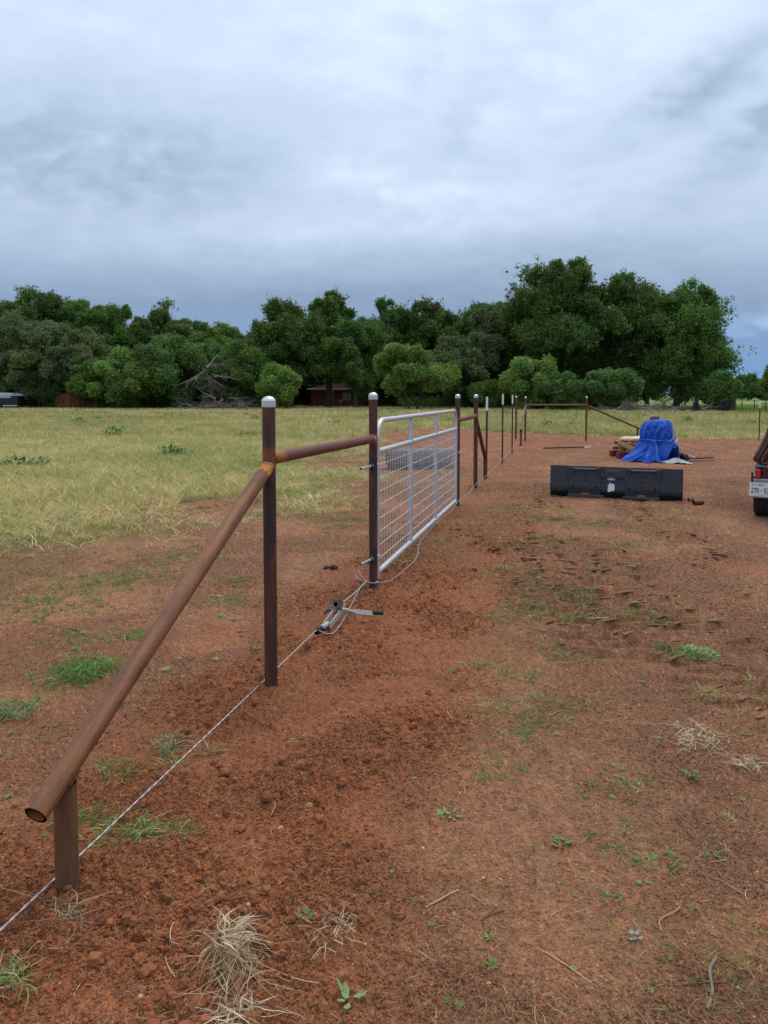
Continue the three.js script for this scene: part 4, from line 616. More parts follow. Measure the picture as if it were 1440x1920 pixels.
{ // timber: red beam, pallets and sacks
  const grain = (seed, a, b) => tex(256, 128, (u, v) => { const n = fbm(u * 3 + seed, v * 26 + 2 * noise(u * 4, v * 5 + seed), 4), c = mix3(a, b, clamp(0.5 + n * 0.8)); return c.map((q) => Math.pow(q * (1 + 0.1 * noise(u * 60, v * 90)), 1 / 2.2)); });
  const woods = [[lin(206, 168, 118), lin(172, 128, 84)], [lin(176, 124, 82), lin(136, 92, 62)], [lin(222, 190, 140), lin(192, 152, 104)]].map(([a, b], k) => new THREE.MeshStandardMaterial({ map: grain(k * 7 + 2, a, b), roughness: 0.85 }));
  const redm = std(lin(112, 34, 44), 0.6), bm = (w, h, d) => new RoundedBoxGeometry(w, h, d, 1, 0.006), y0 = GY_(6.3, -18.6);
  const red = put('timber_beam', bm(1.15, 0.17, 0.22), redm); red.position.set(6.62, y0 + 0.085, -18.35); red.rotation.y = 0.06; tag(red, 'dark red painted beam lying under the pallets left of the tarp', 'beam');
  const red2 = put('timber_beam', bm(1.15, 0.16, 0.2), redm); red2.position.set(6.66, y0 + 0.08, -19.05); red2.rotation.y = 0.04; tag(red2, 'dark red painted beam behind, carrying the far side of the pallets', 'beam');
  const pallet = (label, x, y, z, yaw, tilt, m) => { const p = thing('pallet', label, 'pallet', [x, y, z], yaw, 'pallets beside the tarp'); p.rotation.z = tilt; const d = bm(0.1, 0.012, 0.95), s = bm(1.05, 0.085, 0.04); for (const zz of [-0.45, 0, 0.45]) { const q = put('stringer', s, woods[m], p); q.position.set(0, 0.055, zz); } for (let k = 0; k < 7; k++) { const q = put('deck_board', d, woods[(k + m) % 3], p); q.position.set(-0.47 + k * 0.157, 0.104, 0); } for (const xx of [-0.45, 0, 0.45]) { const q = put('base_board', d, woods[m], p); q.position.set(xx, 0.006, 0); } return p; };
  pallet('lower wooden pallet resting on the dark red beams', 6.72, y0 + 0.172, -18.68, 0.1, 0.0, 0); pallet('upper wooden pallet, tilted, with the cream sacks on it', 6.70, y0 + 0.295, -18.68, -0.12, -0.03, 1);
  const pl = put('loose_board', bm(0.5, 0.10, 0.03), woods[0]); pl.position.set(6.22, y0 + 0.335, -18.12); pl.rotation.set(0, -0.5, -0.42); tag(pl, 'short loose board leaning against the left end of the pallets', 'board');
  const sack = (label, x, y, z, yaw, sx, c) => { const g = new THREE.SphereGeometry(1, 40, 24), p = g.attributes.position; for (let i = 0; i < p.count; i++) { let X = p.getX(i), Y = p.getY(i), Z = p.getZ(i); X = Math.sign(X) * Math.pow(Math.abs(X), 0.65); Z = Math.sign(Z) * Math.pow(Math.abs(Z), 0.7); const f = 1 + 0.10 * fbm(X * 2 + x * 5, Z * 2 + Y, 3); p.setXYZ(i, X * sx * f, Y * 0.075 * f + 0.012 * noise(X * 7, Z * 7 + x), Z * 0.2 * f); } g.computeVertexNormals(); const o = put('sack', g, std(c, 0.85)); o.position.set(x, y, z); o.rotation.set(0, yaw, -0.05); tag(o, label, 'sack', 'sacks on the pallets'); };
  sack('cream paper sack on the pallets, left end by the boards', 6.50, y0 + 0.48, -18.6, 0.25, 0.30, lin(222, 186, 162)); sack('pale sack on the pallets, half behind the blue tarp', 6.78, y0 + 0.49, -18.45, -0.1, 0.3, lin(226, 208, 196));
}
{ // work truck at the right edge: only its rear left corner is in view
  const X0 = 4.83, Z0 = -9.28, g = thing('work_truck', 'rear corner of a work truck with licence plate at the right edge', 'truck', [X0, GY_(X0 + 0.2, Z0 - 0.3), Z0], -0.56);
  const rubber = std(lin(38, 37, 38), 0.85), body = std(lin(92, 108, 118), 0.4, { metalness: 0.3 }), dark = std(lin(40, 40, 44), 0.6), chrome = std(lin(160, 162, 165), 0.3, { metalness: 0.7 });
  const wheel = (x, z) => { const pts = []; for (const [r, w] of [[0.20, -0.10], [0.28, -0.128], [0.345, -0.13], [0.362, -0.112], [0.366, -0.06], [0.366, 0.06], [0.362, 0.112], [0.345, 0.13], [0.28, 0.128], [0.20, 0.10]]) pts.push(new THREE.Vector2(r, w)); const t = new THREE.LatheGeometry(pts, 48); t.rotateZ(Math.PI / 2); t.translate(x, 0.36, z); const w = put('wheel', t, rubber, g); const lugs = []; for (let k = 0; k < 44; k++) for (const s of [-1, 1]) { const b = box(0.085, 0.012, 0.028, s * 0.06, 0.369, 0); b.rotateX(k / 44 * 6.283 + (s > 0 ? 0.07 : 0)); b.translate(x, 0.36, z); lugs.push(b); } put('tread', merge(lugs), rubber, w); const rim = new THREE.LatheGeometry([[0.02, -0.06], [0.13, -0.06], [0.2, -0.095], [0.205, -0.1]].map((q) => new THREE.Vector2(...q)), 32); rim.rotateZ(Math.PI / 2); rim.translate(x, 0.36, z); put('rim', rim, chrome, w); };
  wheel(0.15, -0.40); wheel(1.75, -0.40);
  put('bumper', box(2.0, 0.10, 0.09, 1.02, 0.49, 0.0, 0.015), chrome, g); put('bumper_end', box(0.05, 0.16, 0.16, 0.02, 0.54, -0.04, 0.02), dark, g);
  put('bed', box(1.96, 0.16, 2.4, 1.05, 0.76, -1.2, 0.02), body, g); put('bed_rail', box(1.98, 0.035, 2.42, 1.05, 0.70, -1.19, 0.01), chrome, g); put('cab', box(1.9, 1.1, 1.6, 1.05, 1.0, -3.4, 0.15), body, g);
  put('reflector_panel', box(0.5, 0.15, 0.03, 0.38, 0.605, 0.02, 0.006), std(lin(96, 34, 40), 0.5), g);
  const mesh = []; for (let k = 0; k < 9; k++) for (const s of [-1, 1]) { const b = box(0.20, 0.008, 0.005); b.rotateZ(s * 0.85); b.translate(0.15 + k * 0.058, 0.605, 0.038); mesh.push(b); } put('panel_mesh', merge(mesh), dark, g);
  const lamp = put('tail_light', box(0.062, 0.115, 0.06, 0.078, 0.605, 0.035, 0.012), new THREE.MeshPhysicalMaterial({ color: C(...lin(196, 30, 40)), roughness: 0.25, clearcoat: 0.6 }), g); put('marker', box(0.018, 0.045, 0.03, 0.035, 0.585, 0.03, 0.006), std(lin(220, 220, 215), 0.4), lamp); put('lens_bolt', merge([new THREE.SphereGeometry(0.007, 8, 6).translate(0.062, 0.655, 0.066), new THREE.SphereGeometry(0.007, 8, 6).translate(0.095, 0.655, 0.066)]), chrome, lamp);
  const cv = document.createElement('canvas'); cv.width = 512; cv.height = 256; { const x = cv.getContext('2d'); x.fillStyle = '#d8dadd'; x.fillRect(0, 0, 512, 256); x.fillStyle = '#15171c'; x.textBaseline = 'middle'; x.font = 'bold 46px sans-serif'; x.fillText('TEXAS', 160, 40); x.font = 'bold 128px sans-serif'; x.save(); x.translate(30, 150); x.scale(0.74, 1.1); x.fillText('270', 0, 0); x.fillText('53', 334, 0); x.restore(); x.beginPath(); x.moveTo(216, 152); x.lineTo(232, 138); x.lineTo(252, 152); x.lineTo(232, 170); x.fill(); x.fillStyle = '#3d5a92'; x.save(); x.translate(56, 44); x.beginPath(); for (let k = 0; k < 10; k++) { const a = k * Math.PI / 5 - Math.PI / 2, R = k % 2 ? 10 : 26; x.lineTo(Math.cos(a) * R, Math.sin(a) * R); } x.fill(); x.restore(); x.fillStyle = '#22252b'; x.fillRect(100, 28, 34, 12); x.fillRect(120, 232, 330, 5); }
  const ct = new THREE.CanvasTexture(cv); ct.colorSpace = THREE.SRGBColorSpace; const pm = std(0xffffff, 0.45, { map: ct }), plate = put('licence_plate', new RoundedBoxGeometry(0.31, 0.158, 0.006, 2, 0.002), std(lin(206, 208, 212), 0.5), g); plate.position.set(0.137, 0.40, 0.075); plate.scale.set(1.0, 1.15, 1);
  const f = put('plate_face', new THREE.PlaneGeometry(0.304, 0.152), pm, plate); f.position.z = 0.0042; put('plate_bracket', box(0.2, 0.02, 0.05, 0, -0.085, -0.03, 0.004), chrome, plate);
  // bundle of cables slung over the bed corner
  const cg = thing('cable_bundle', 'bundle of brown and black cables hanging over the truck corner', 'cables', [X0, GY_(X0 + 0.2, Z0 - 0.3), Z0], -0.1), cols = [lin(72, 40, 36), lin(52, 40, 36), lin(110, 52, 44), lin(36, 32, 32), lin(96, 72, 52), lin(60, 34, 30), lin(128, 58, 46)].map((c) => std(c, 0.55)), r = rng(44);
  for (let k = 0; k < 22; k++) { const q = k / 22, j = () => (r() - 0.5) * 0.03, zz = 0.14 * r() - 0.03, x0 = q * 0.13; put('cable', tube([V(0.50, 1.50 + j(), zz - 0.1), V(0.36 + j(), 1.55 - 0.08 * q + j(), zz), V(0.235 + x0 + j(), 1.42 - 0.05 * q + j(), zz + 0.02), V(0.15 + x0 + j(), 1.2 + j(), zz + 0.04), V(0.075 + x0 + j(), 1.0 + j(), zz + 0.05), V(0.0 + x0, 0.86 - q * 0.04 + j(), zz + 0.06), V(-0.02 + x0, 0.80 - q * 0.07, zz + 0.05), V(0.03 + x0 * 1.1, 0.775 - q * 0.06, zz + 0.02), V(0.15 + x0, 0.90 + j(), zz), V(0.28 + x0, 1.1 + j(), zz - 0.03), V(0.44, 1.3 + j(), -0.1)], 0.0125, 80, 8), cols[k % 7], cg); }
  put('hanger', merge([pipe(V(0.60, 0.7, -0.12), V(0.60, 1.6, -0.12), 0.03, 0.03, 12), pipe(V(0.36, 1.5, -0.06), V(0.66, 1.5, -0.1), 0.02, 0.02, 10)]), dark, cg);
}
// ---------------------------------------------------------------- trees
const barkTex = tex(128, 256, (u, v) => { const n = fbm(u * 8, v * 3 + 2 * noise(u * 5, v * 9), 4), k = 0.27 + 0.13 * n + 0.05 * noise(u * 40, v * 30); return [k * 1.04, k * 0.96, k * 0.86]; });
const bark = new THREE.MeshStandardMaterial({ map: barkTex, roughness: 0.95 }), deadWood = std(lin(112, 102, 92), 0.95);
function sprig(seed, n, rad, len, wid) {
  const r = rng(seed), pos = [], idx = [];
  for (let i = 0; i < n; i++) {
    const c = V(r() - 0.5, r() - 0.5, r() - 0.5).normalize().multiplyScalar(rad * Math.cbrt(r())), d = V(r() - 0.5, r() * 0.5 - 0.35, r() - 0.5).normalize(), w = V(r() - 0.5, r() * 0.4 - 0.2, r() - 0.5).cross(d).normalize(), L = len * (0.7 + 0.6 * r()), ww = wid * (0.7 + 0.6 * r()), nn = V(0, 0, 0).crossVectors(d, w).multiplyScalar(L * 0.12), b = pos.length / 3;
    for (const [a, q, e] of [[-0.5, 0, 0], [0, 0.5, 1], [0, -0.5, 1], [0.5, 0, 0]]) { const p = c.clone().addScaledVector(d, a * L).addScaledVector(w, q * ww).addScaledVector(nn, e); pos.push(p.x, p.y, p.z); }
    idx.push(b, b + 1, b + 2, b + 1, b + 3, b + 2);
  }
  const g = new THREE.BufferGeometry(); g.setAttribute('position', new THREE.Float32BufferAttribute(pos, 3)); g.setIndex(idx); g.computeVertexNormals(); return g;
}
const treeLeaf = new THREE.MeshPhysicalMaterial({ color: 0xffffff, roughness: 0.7, transmission: 0.4, thickness: 0, side: THREE.DoubleSide, specularIntensity: 0.35 });
const SPR = { broad: sprig(1, 16, 0.42, 0.24, 0.13), fine: sprig(2, 15, 0.5, 0.34, 0.11), small: sprig(3, 15, 0.42, 0.25, 0.13), far: sprig(4, 16, 0.9, 0.6, 0.36) };
const TONES = [lin(96, 124, 57), lin(103, 137, 62), lin(114, 132, 84), lin(128, 158, 74), lin(122, 148, 66), lin(101, 134, 68)];
// a tree: trunk and limbs grown towards clump centres inside an uneven crown; leaf sprays fill the clumps
function tree(name, label, cat, x, z, H, W, tone, o = {}) {
  const r = rng(o.seed ?? Math.floor(Math.abs(x * 131 + z * 71))), y0 = o.y0 ?? groundAt(x, z, false), g = thing(name, label, cat, [x, y0, z], 0, o.group);
  const bole = o.bole ?? 0.2, low = o.low ?? 0.12, k = H / 12, wood = [], leaves = [], stems = o.stems ?? 1, Sp = o.sprig ?? SPR.broad;
  const crownC = V(0, H * (low + 1) / 2, 0), ry = H * (1 - low) / 2, rx = W / 2;
  const nL = o.lobes ?? Math.round(clamp(W * H / 5.5, 9, 32)), lobes = [];
  for (let i = 0; i < nL * 6 && lobes.length < nL; i++) {
    const a = r() * 6.283, v = r() * 2 - 1, rad = Math.cbrt(0.25 + 0.75 * r()) * 0.86, hh = Math.sqrt(1 - v * v), pinch = v < 0 ? mix(1, o.skirt ?? 0.8, -v) : mix(1, 0.72, v);
    const p = V(Math.cos(a) * hh * rx * rad * pinch, crownC.y + v * ry * rad, Math.sin(a) * hh * rx * rad * pinch), R = (0.13 + 0.15 * r()) * Math.min(W, H * 0.8) * (o.lobe ?? 1);
    if (p.y - R * 0.7 < 0.2 && !o.toGround) p.y = R * 0.8 + H * low * 0.8;
    lobes.push({ p, R });
  }
  // uneven outline: one side fuller than the other, and small clumps standing out of the crown
  const ph = r() * 6.28, am = 0.18 + 0.16 * r(); for (const l of lobes) { const a = Math.atan2(l.p.z, l.p.x), f = 1 + am * Math.sin(a + ph) * 0.8 + 0.12 * Math.sin(3 * a + ph * 2 + l.p.y); l.p.x *= f; l.p.z *= f; l.p.y += 0.06 * H * (r() - 0.5); }
  for (let i = 0; i < (o.shoots ?? 9); i++) { const a = r() * 6.283, v = -0.35 + 1.3 * r(), hh = Math.sqrt(Math.max(0, 1 - Math.min(1, v * v))), rad = 0.9 + 0.22 * r(); const y = crownC.y + v * ry * rad; if (y < 0.8 || y > H * 1.01) continue; lobes.push({ p: V(Math.cos(a) * hh * rx * rad, y, Math.sin(a) * hh * rx * rad), R: (0.06 + 0.06 * r()) * Math.min(W, H * 0.8) }); }
  lobes.push({ p: V((r() - 0.5) * rx * 0.3, H - 0.17 * W * (o.lobe ?? 1) - 0.3, (r() - 0.5) * rx * 0.3), R: 0.19 * W * (o.lobe ?? 1) });
  for (const [lx, ly, lr] of o.extra ?? []) lobes.push({ p: V(lx, ly, 0), R: lr });
  // wood
  const tr = (o.trunk ?? 0.024) * H, fork = H * bole, forkP = [];
  for (let s = 0; s < stems; s++) {
    const a = r() * 6.28, off = stems > 1 ? 0.35 : 0, lean = V(Math.cos(a) * (stems > 1 ? 0.5 : 0.12), 1, Math.sin(a) * (stems > 1 ? 0.5 : 0.12)).multiplyScalar(fork), b = V(Math.cos(a) * off, -0.15, Math.sin(a) * off);
    const tp = b.clone().add(lean); wood.push(pipe(b, V(b.x, 0.12, b.z), tr * 1.5, tr * 1.08, 9)); wood.push(pipe(V(b.x, 0.1, b.z), tp, tr * 1.1, tr * 0.8, 9)); forkP.push(tp);
  }
  const baseCol = TONES[tone], out = [];
  for (const { p, R } of lobes) {
    const f = forkP.reduce((a, b) => (a.distanceTo(p) < b.distanceTo(p) ? a : b)), m1 = f.clone().lerp(p, 0.35).add(V((r() - 0.5) * 0.6 * k, (p.y - f.y) * 0.18, (r() - 0.5) * 0.6 * k)), m2 = f.clone().lerp(p, 0.7).add(V((r() - 0.5) * 0.7 * k, 0.2, (r() - 0.5) * 0.7 * k));
    wood.push(pipe(f, m1, tr * 0.55, tr * 0.4, 6), pipe(m1, m2, tr * 0.4, tr * 0.26, 6), pipe(m2, p, tr * 0.26, tr * 0.12, 5));
    const nc = 5 + Math.floor(r() * 4), tint = 0.82 + 0.4 * r(), warm = (r() - 0.5) * 0.16;
    for (let c = 0; c < nc; c++) {
      const d = V(r() - 0.5, (r() - 0.42) * 0.9, r() - 0.5).normalize().multiplyScalar(R * (0.3 + 0.95 * r())), cp = p.clone().add(d), cr = R * (0.34 + 0.5 * r());
      wood.push(pipe(p, cp, tr * 0.12, tr * 0.05, 4));
      const cnt = Math.round((o.dens ?? 1) * (Sp === SPR.far ? 16 : 34) * Math.max(0.5, cr * cr) * 1.0) + 8, t2 = tint * (0.88 + 0.26 * r());
      for (let q = 0; q < cnt; q++) {
        const e = V(r() - 0.5, r() - 0.5, r() - 0.5).normalize().multiplyScalar(cr * Math.pow(r(), 0.62) * 1.12); if (r() < 0.24) e.multiplyScalar(1.15 + 0.8 * r()); e.y *= 0.75;
        const P = cp.clone().add(e); if (P.y < 0.15) P.y = 0.15 + 0.4 * r();
        const b = t2 * (0.8 + 0.4 * r()); out.push({ p: P, rx: r() * 6.28, ry: r() * 6.28, s: 0.75 + 0.55 * r(), c: [baseCol[0] * b * (1 + warm), baseCol[1] * b, baseCol[2] * b * (1 - warm)] });
      }
    }
  }
  put('trunk', merge(wood), o.bark ?? bark, g); copies('crown', Sp, treeLeaf, out, g).userData.kind = 'stuff'; tree.n = (tree.n ?? 0) + out.length; return g;
}
{
  const G1 = 'tall trees of the wood edge', G2 = 'grey green oaks in front of the left wood', G3 = 'low trees before the wood';
  // x, z, height, width, tone, label, options
  const T = [[-57.4, -98, 15.0, 10.5, 0, 'dark tree at the left edge of the photo, rear row'], [-51.0, -97, 14.4, 9.5, 0, 'dark tree behind the trailer, rear row'], [-46.7, -99, 16.3, 9.0, 0, 'highest tree of the left wood, dark and ragged', { lobe: 0.85 }], [-40.9, -98, 14.1, 8.0, 1, 'green tree sloping down right of the highest left tree'], [-36.2, -96, 13.7, 6.8, 1, 'rounded green tree with a small knob top, left wood'], [-35.0, -104, 12.9, 5.5, 2, 'small far grey crown peeping over the left wood'], [-31.1, -99, 13.7, 8.2, 0, 'dark round tree standing above the left wood', { low: 0.05 }], [-26.8, -97, 11.5, 6.8, 0, 'dark lower tree right of the round one'], [-21.5, -94, 10.4, 7.8, 4, 'yellow green rounded tree at the right end of the left wood'], [-17.0, -92, 9.1, 5.6, 2, 'thin olive tree with bare twigs beside the sky gap', { dens: 0.6 }],
    [-11.8, -90, 13.4, 9.0, 0, 'big dark oak with sky holes, left of the house', { lobe: 0.8, dens: 0.85, low: 0.2 }], [-7.0, -91, 14.7, 4.9, 0, 'slim dark tree rising above the big oak', { lobe: 0.95, dens: 0.75, low: 0.4 }], [-15.0, -92, 10.2, 5.4, 0, 'dark tree at the left foot of the big oak', { dens: 0.8 }], [-3.4, -88, 10.2, 8.8, 1, 'mid green full tree in front of the brick house', { low: 0.19, bole: 0.24 }], [1.1, -97, 13.5, 9.4, 0, 'broad dark tree above the gate'], [7.1, -98, 13.7, 8.8, 0, 'broad tree behind the yellow green mesquite'], [13.1, -96, 14.0, 9.8, 0, 'broad dark tree left of the tallest ones'], [14.5, -90, 12.5, 8.3, 2, 'grey green oak left of the tallest trees'], [9.7, -87, 8.8, 7.4, 2, 'lower grey green oak right of the mesquite'],
    [20.7, -84, 16.6, 10.6, 0, 'tallest tree, dark, left of the pair on the right', { lobe: 0.85, low: 0.16 }], [27.2, -82, 15.7, 9.2, 0, 'second tallest tree, with bare limbs showing in its middle', { lobe: 0.85, low: 0.2, dens: 0.85 }], [32.0, -78, 12.7, 9.8, 1, 'spreading oak at the right end of the wood, ragged right side', { lobe: 0.85, low: 0.16, dens: 0.9, extra: [[4.6, 5.4, 0.9], [4.3, 7.2, 1.0], [3.8, 4.3, 0.8]], shoots: 8 }], [18.4, -91, 11.2, 7.6, 0, 'dark filler tree behind the tallest tree'], [34.5, -93, 10.4, 7.6, 0, 'tree behind the spreading right oak', { }], [27.8, -96, 12.5, 9.8, 0, 'dark tree behind the second tallest tree']];
  for (const [x, z, h, w, t, l, o] of T) tree('oak_tree', l, 'tree', x, z, h, w, t, { group: G1, bole: 0.24, trunk: 0.03, lobes: Math.round(clamp(w * h / 6.5, 8, 24)), lobe: 0.84, dens: 1.1, shoots: 14, ...(o?.lobe ? { ...o, lobe: o.lobe * 1.05, dens: 1 } : o) });
  for (const [x, z, h, w, t, l, o] of [[-51.4, -90, 8.5, 10, 1, 'green oak over the trailer at the left edge'], [-46.4, -90, 10.2, 8.2, 2, 'grey green oak above the left trailer'], [-41.4, -88, 10.6, 9.2, 2, 'wide grey green oak above the board fence'], [-36.6, -88, 9.3, 8.0, 2, 'grey green oak right of the board fence']]) tree('oak_tree', l, 'tree', x, z, h, w, t, { group: G2, low: 0.06, sprig: SPR.small, dens: 1.5, lobe: 0.8, ...o });
  for (const [x, z, h, w, t, l, o] of [[-41.0, -89, 4.4, 6.4, 5, 'dark low bush before the board fence'], [-29.7, -82, 6.6, 7.2, 3, 'light green mesquite bush in the left wood edge'], [-33.4, -83, 5.4, 5.8, 1, 'green bush right of the board fence'], [-24.6, -84, 8.2, 9.2, 5, 'wide green thicket tree at the left wood edge'], [-20.7, -86, 7.6, 7.4, 1, 'green tree behind the uprooted stump'], [-16.6, -85, 6.9, 5.6, 1, 'green tree right of the uprooted stump'], [-11.6, -80, 4.6, 4.0, 3, 'small bright mesquite left of the brick house', { stems: 3, low: 0.14, dens: 0.75 }], [3.2, -77, 6.8, 7.6, 3, 'bright yellow green mesquite behind the gate', { stems: 3, low: 0.16 }], [15.8, -76, 5.4, 4.7, 3, 'bright mesquite behind the T posts', { stems: 2 }], [18.9, -74, 3.3, 5.6, 5, 'low feathery bush right of the T post mesquite', { stems: 3 }], [22.9, -71, 3.7, 4.6, 5, 'small bush before the tallest trees', { stems: 2, low: 0.3 }], [12.0, -84, 3.0, 3.0, 3, 'tiny bright bush between gate posts and T posts', { stems: 2 }], [34.2, -72, 3.5, 2.4, 1, 'small shrub beside the leaning black tarp'], [36.2, -61, 4.4, 6.0, 1, 'tree cut by the right edge of the photo', { low: 0.2 }], [-28, -86, 6, 7, 1, 'thicket behind the light mesquite bush'], [-45, -91, 5, 6, 1, 'bush between trailer and board fence']]) tree('small_tree', l, 'tree', x, z, h, w, t, { group: G3, low: 0.05, sprig: SPR.fine, dens: 1.25, trunk: 0.018, bole: 0.18, toGround: true, lobe: t === 3 ? 0.66 : 0.72, lobes: t === 3 ? 13 : 20, shoots: 16, ...o });
  // far trees beyond the right field
  const r = rng(66); for (let k = 0; k < 11; k++) { const D = 225 + 60 * r(), px = 1290 + k * 22 + 10 * r(), x = (px - 720) * D / 1331, h = 5.2 + 3.2 * r(); tree('distant_tree', ['far tree', 'far round tree', 'far low tree'][k % 3] + ' beyond the green field, number ' + ['one', 'two', 'three', 'four', 'five', 'six', 'seven', 'eight', 'nine', 'ten', 'eleven'][k] + ' counted from the left', 'tree', x, -D, h, 7 + 4 * r(), k % 3 ? 1 : 5, { group: 'distant trees at the right', sprig: SPR.far, low: 0.0, lobes: 8, toGround: true, dens: 1.1, y0: 0 }); }
  console.log('sprigs', tree.n);
}
{ // the undergrowth and the trees deeper in, which read as one dark mass
  const r = rng(404), out = [];
  for (let k = 0; k < 12000; k++) { const x = -75 + 116 * r(), z = -101 - 12 * r(), top = (x < -14 ? 8.6 : 8.6) + 2.5 * fbm(x * 0.13, 4, 3), y = 0.2 + top * Math.pow(r(), 0.8); if (x > -12.5 && x < 4 && y < 3.4 && z > -104) continue; if (x > 36) continue; const q = 0.55 + 0.4 * r(), c = TONES[r() < 0.6 ? 0 : 1]; out.push({ p: V(x, y, z), rx: r() * 6.28, ry: r() * 6.28, s: 0.8 + 0.5 * r(), c: c.map((v) => v * q) }); }
  stuff(copies('woodland', SPR.far, treeLeaf, out), 'dark tangle of foliage deeper in the wood', 'wood');
  const low = []; for (let k = 0; k < 5200; k++) { const x = -64 + 80 * r(), z = -86 - 9 * r(), m = fbm(x * 0.25, z * 0.2, 3); if (r() > 0.45 + 0.8 * m) continue; if (x > -13 && x < 2) continue; if (x < -41 && z > -93) continue; const y = 0.15 + 1.5 * r() * (0.8 + 0.5 * m), c = TONES[[0, 1, 5][Math.floor(r() * 3)]], q = 0.7 + 0.4 * r(); low.push({ p: V(x, y, z), rx: r() * 6.28, ry: r() * 6.28, s: 0.9 + 0.5 * r(), c: c.map((v) => v * q) }); }
  stuff(copies('undergrowth', SPR.broad, treeLeaf, low), 'low green undergrowth along the foot of the wood', 'undergrowth');
}
// ---------------------------------------------------------------- things in front of and among the trees
{ // brick house seen under the crowns
  const g = thing('brick_house', 'low red brick house seen under the trees behind the near posts', 'house', [-10.2, 0, -99], 0), brick = new THREE.MeshStandardMaterial({ roughness: 0.9, map: tex(256, 128, (u, v) => { const row = Math.floor(v * 32), k = 0.9 + 0.16 * noise(Math.floor(u * 60 + (row % 2) * 0.5) * 3.7, row * 2.3) + 0.08 * fbm(u * 6, v * 3, 3), m = (v * 32) % 1 < 0.14 ? 1.16 : 1; return [0.50 * k * m, 0.265 * k * m, 0.215 * k * m]; }) }), roofM = std(lin(128, 126, 124), 0.9), trim = std(lin(206, 204, 198), 0.7), glass = new THREE.MeshPhysicalMaterial({ color: C(0.03, 0.035, 0.045), roughness: 0.08, clearcoat: 0.5 });
  put('wall', box(15, 2.5, 8, 7.5, 1.25, -4), brick, g);
  const rs = new THREE.Shape([[-0.5, 2.5], [15.5, 2.5], [15.5, 2.62], [8.6, 4.1], [6.4, 4.1], [-0.5, 2.62]].map((q) => new THREE.Vector2(...q))), rf = new THREE.ExtrudeGeometry(rs, { depth: 9, bevelEnabled: false }); rf.translate(0, 0, -8.5);
  const roof = put('roof', rf, roofM, g); put('fascia', box(16, 0.18, 0.05, 7.5, 2.56, 0.53), trim, roof);
  for (const x of [5.0, 8.4, 12]) { const w = put('window', box(1.1, 1.0, 0.06, x, 1.5, 0.04), trim, g); put('pane', box(0.46, 0.86, 0.04, x - 0.26, 1.5, 0.07), glass, w); put('pane', box(0.46, 0.86, 0.04, x + 0.26, 1.5, 0.07), glass, w); }
  const d = put('door', box(0.95, 2.05, 0.06, 2.2, 1.04, 0.04), std(lin(70, 50, 44), 0.7), g); put('handle', new THREE.SphereGeometry(0.04, 8, 6).translate(2.55, 1.0, 0.1), trim, d);
  put('downspout', pipe(V(3.05, 0, 0.08), V(3.05, 2.5, 0.08), 0.07, 0.07, 8), trim, g);
  put('meter_box', box(0.3, 0.4, 0.14, 4.1, 0.8, 0.08), trim, g);
}
{ // board fence, left
  const g = thing('board_fence', 'brown upright board fence at the foot of the left wood', 'fence', [-39.6, 0, -86], 0.02), mats = [lin(150, 96, 58), lin(138, 86, 52), lin(160, 106, 66), lin(126, 80, 52)].map((c) => std(c, 0.9)), bd = [new RoundedBoxGeometry(0.14, 1.92, 0.02, 1, 0.004), new RoundedBoxGeometry(0.14, 1.86, 0.02, 1, 0.004)], r = rng(5);
  for (let k = 0; k < 44; k++) { const b = put('board', bd[k % 2], mats[Math.floor(r() * 4)], g); b.position.set(0.07 + k * 0.152, 0.98 + 0.02 * r(), 0.002 * r()); b.rotation.z = (r() - 0.5) * 0.012; }
  for (const y of [0.4, 1.65]) put('rail', box(6.7, 0.09, 0.045, 3.35, y, 0.034), mats[1], g); for (let k = 0; k <= 4; k++) put('post', box(0.1, 2.1, 0.1, k * 1.66, 1.0, 0.09), mats[3], g);
}
{ // covered trailer, left edge
  const g = thing('cargo_trailer', 'dark trailer with rounded white roof at the left edge before the wood', 'trailer', [-49, 0, -86], 0.03), navy = std(lin(38, 42, 54), 0.5), white = std(lin(214, 216, 220), 0.5), rub = std(lin(30, 30, 30), 0.9);
  put('body', box(4.6, 1.35, 2.0, 2.3, 1.05, -1, 0.05), navy, g); const q = new THREE.Shape(); q.moveTo(-0.1, 1.62); q.lineTo(5.35, 1.62); q.quadraticCurveTo(5.5, 1.75, 4.9, 1.85); q.quadraticCurveTo(2.3, 2.05, -0.1, 1.98); q.closePath(); put('roof', new THREE.ExtrudeGeometry(q, { depth: 2.3, bevelEnabled: true, bevelSize: 0.03, bevelThickness: 0.03, bevelSegments: 2 }).translate(0, 0, -2.15), white, g);
  put('awning', box(1.6, 0.3, 0.03, 3.0, 1.5, 0.05, 0.01), white, g); for (const x of [1.7, 2.5]) { const w = put('wheel', new THREE.TorusGeometry(0.24, 0.11, 10, 24).translate(x, 0.34, 0.03), rub, g); put('hub', pipe(V(x, 0.34, 0.0), V(x, 0.34, 0.08), 0.14, 0.12, 16), white, w); } put('skirt', box(4.5, 0.12, 0.05, 2.3, 0.42, 0.02, 0.01), white, g);
  const rock = put('rock', new THREE.DodecahedronGeometry(0.3, 1).scale(1.4, 0.6, 1), std(lin(150, 146, 138), 0.95)); rock.position.set(-44.6, 0.05, -84.5); tag(rock, 'pale boulder in the grass just right of the trailer', 'rock');
}
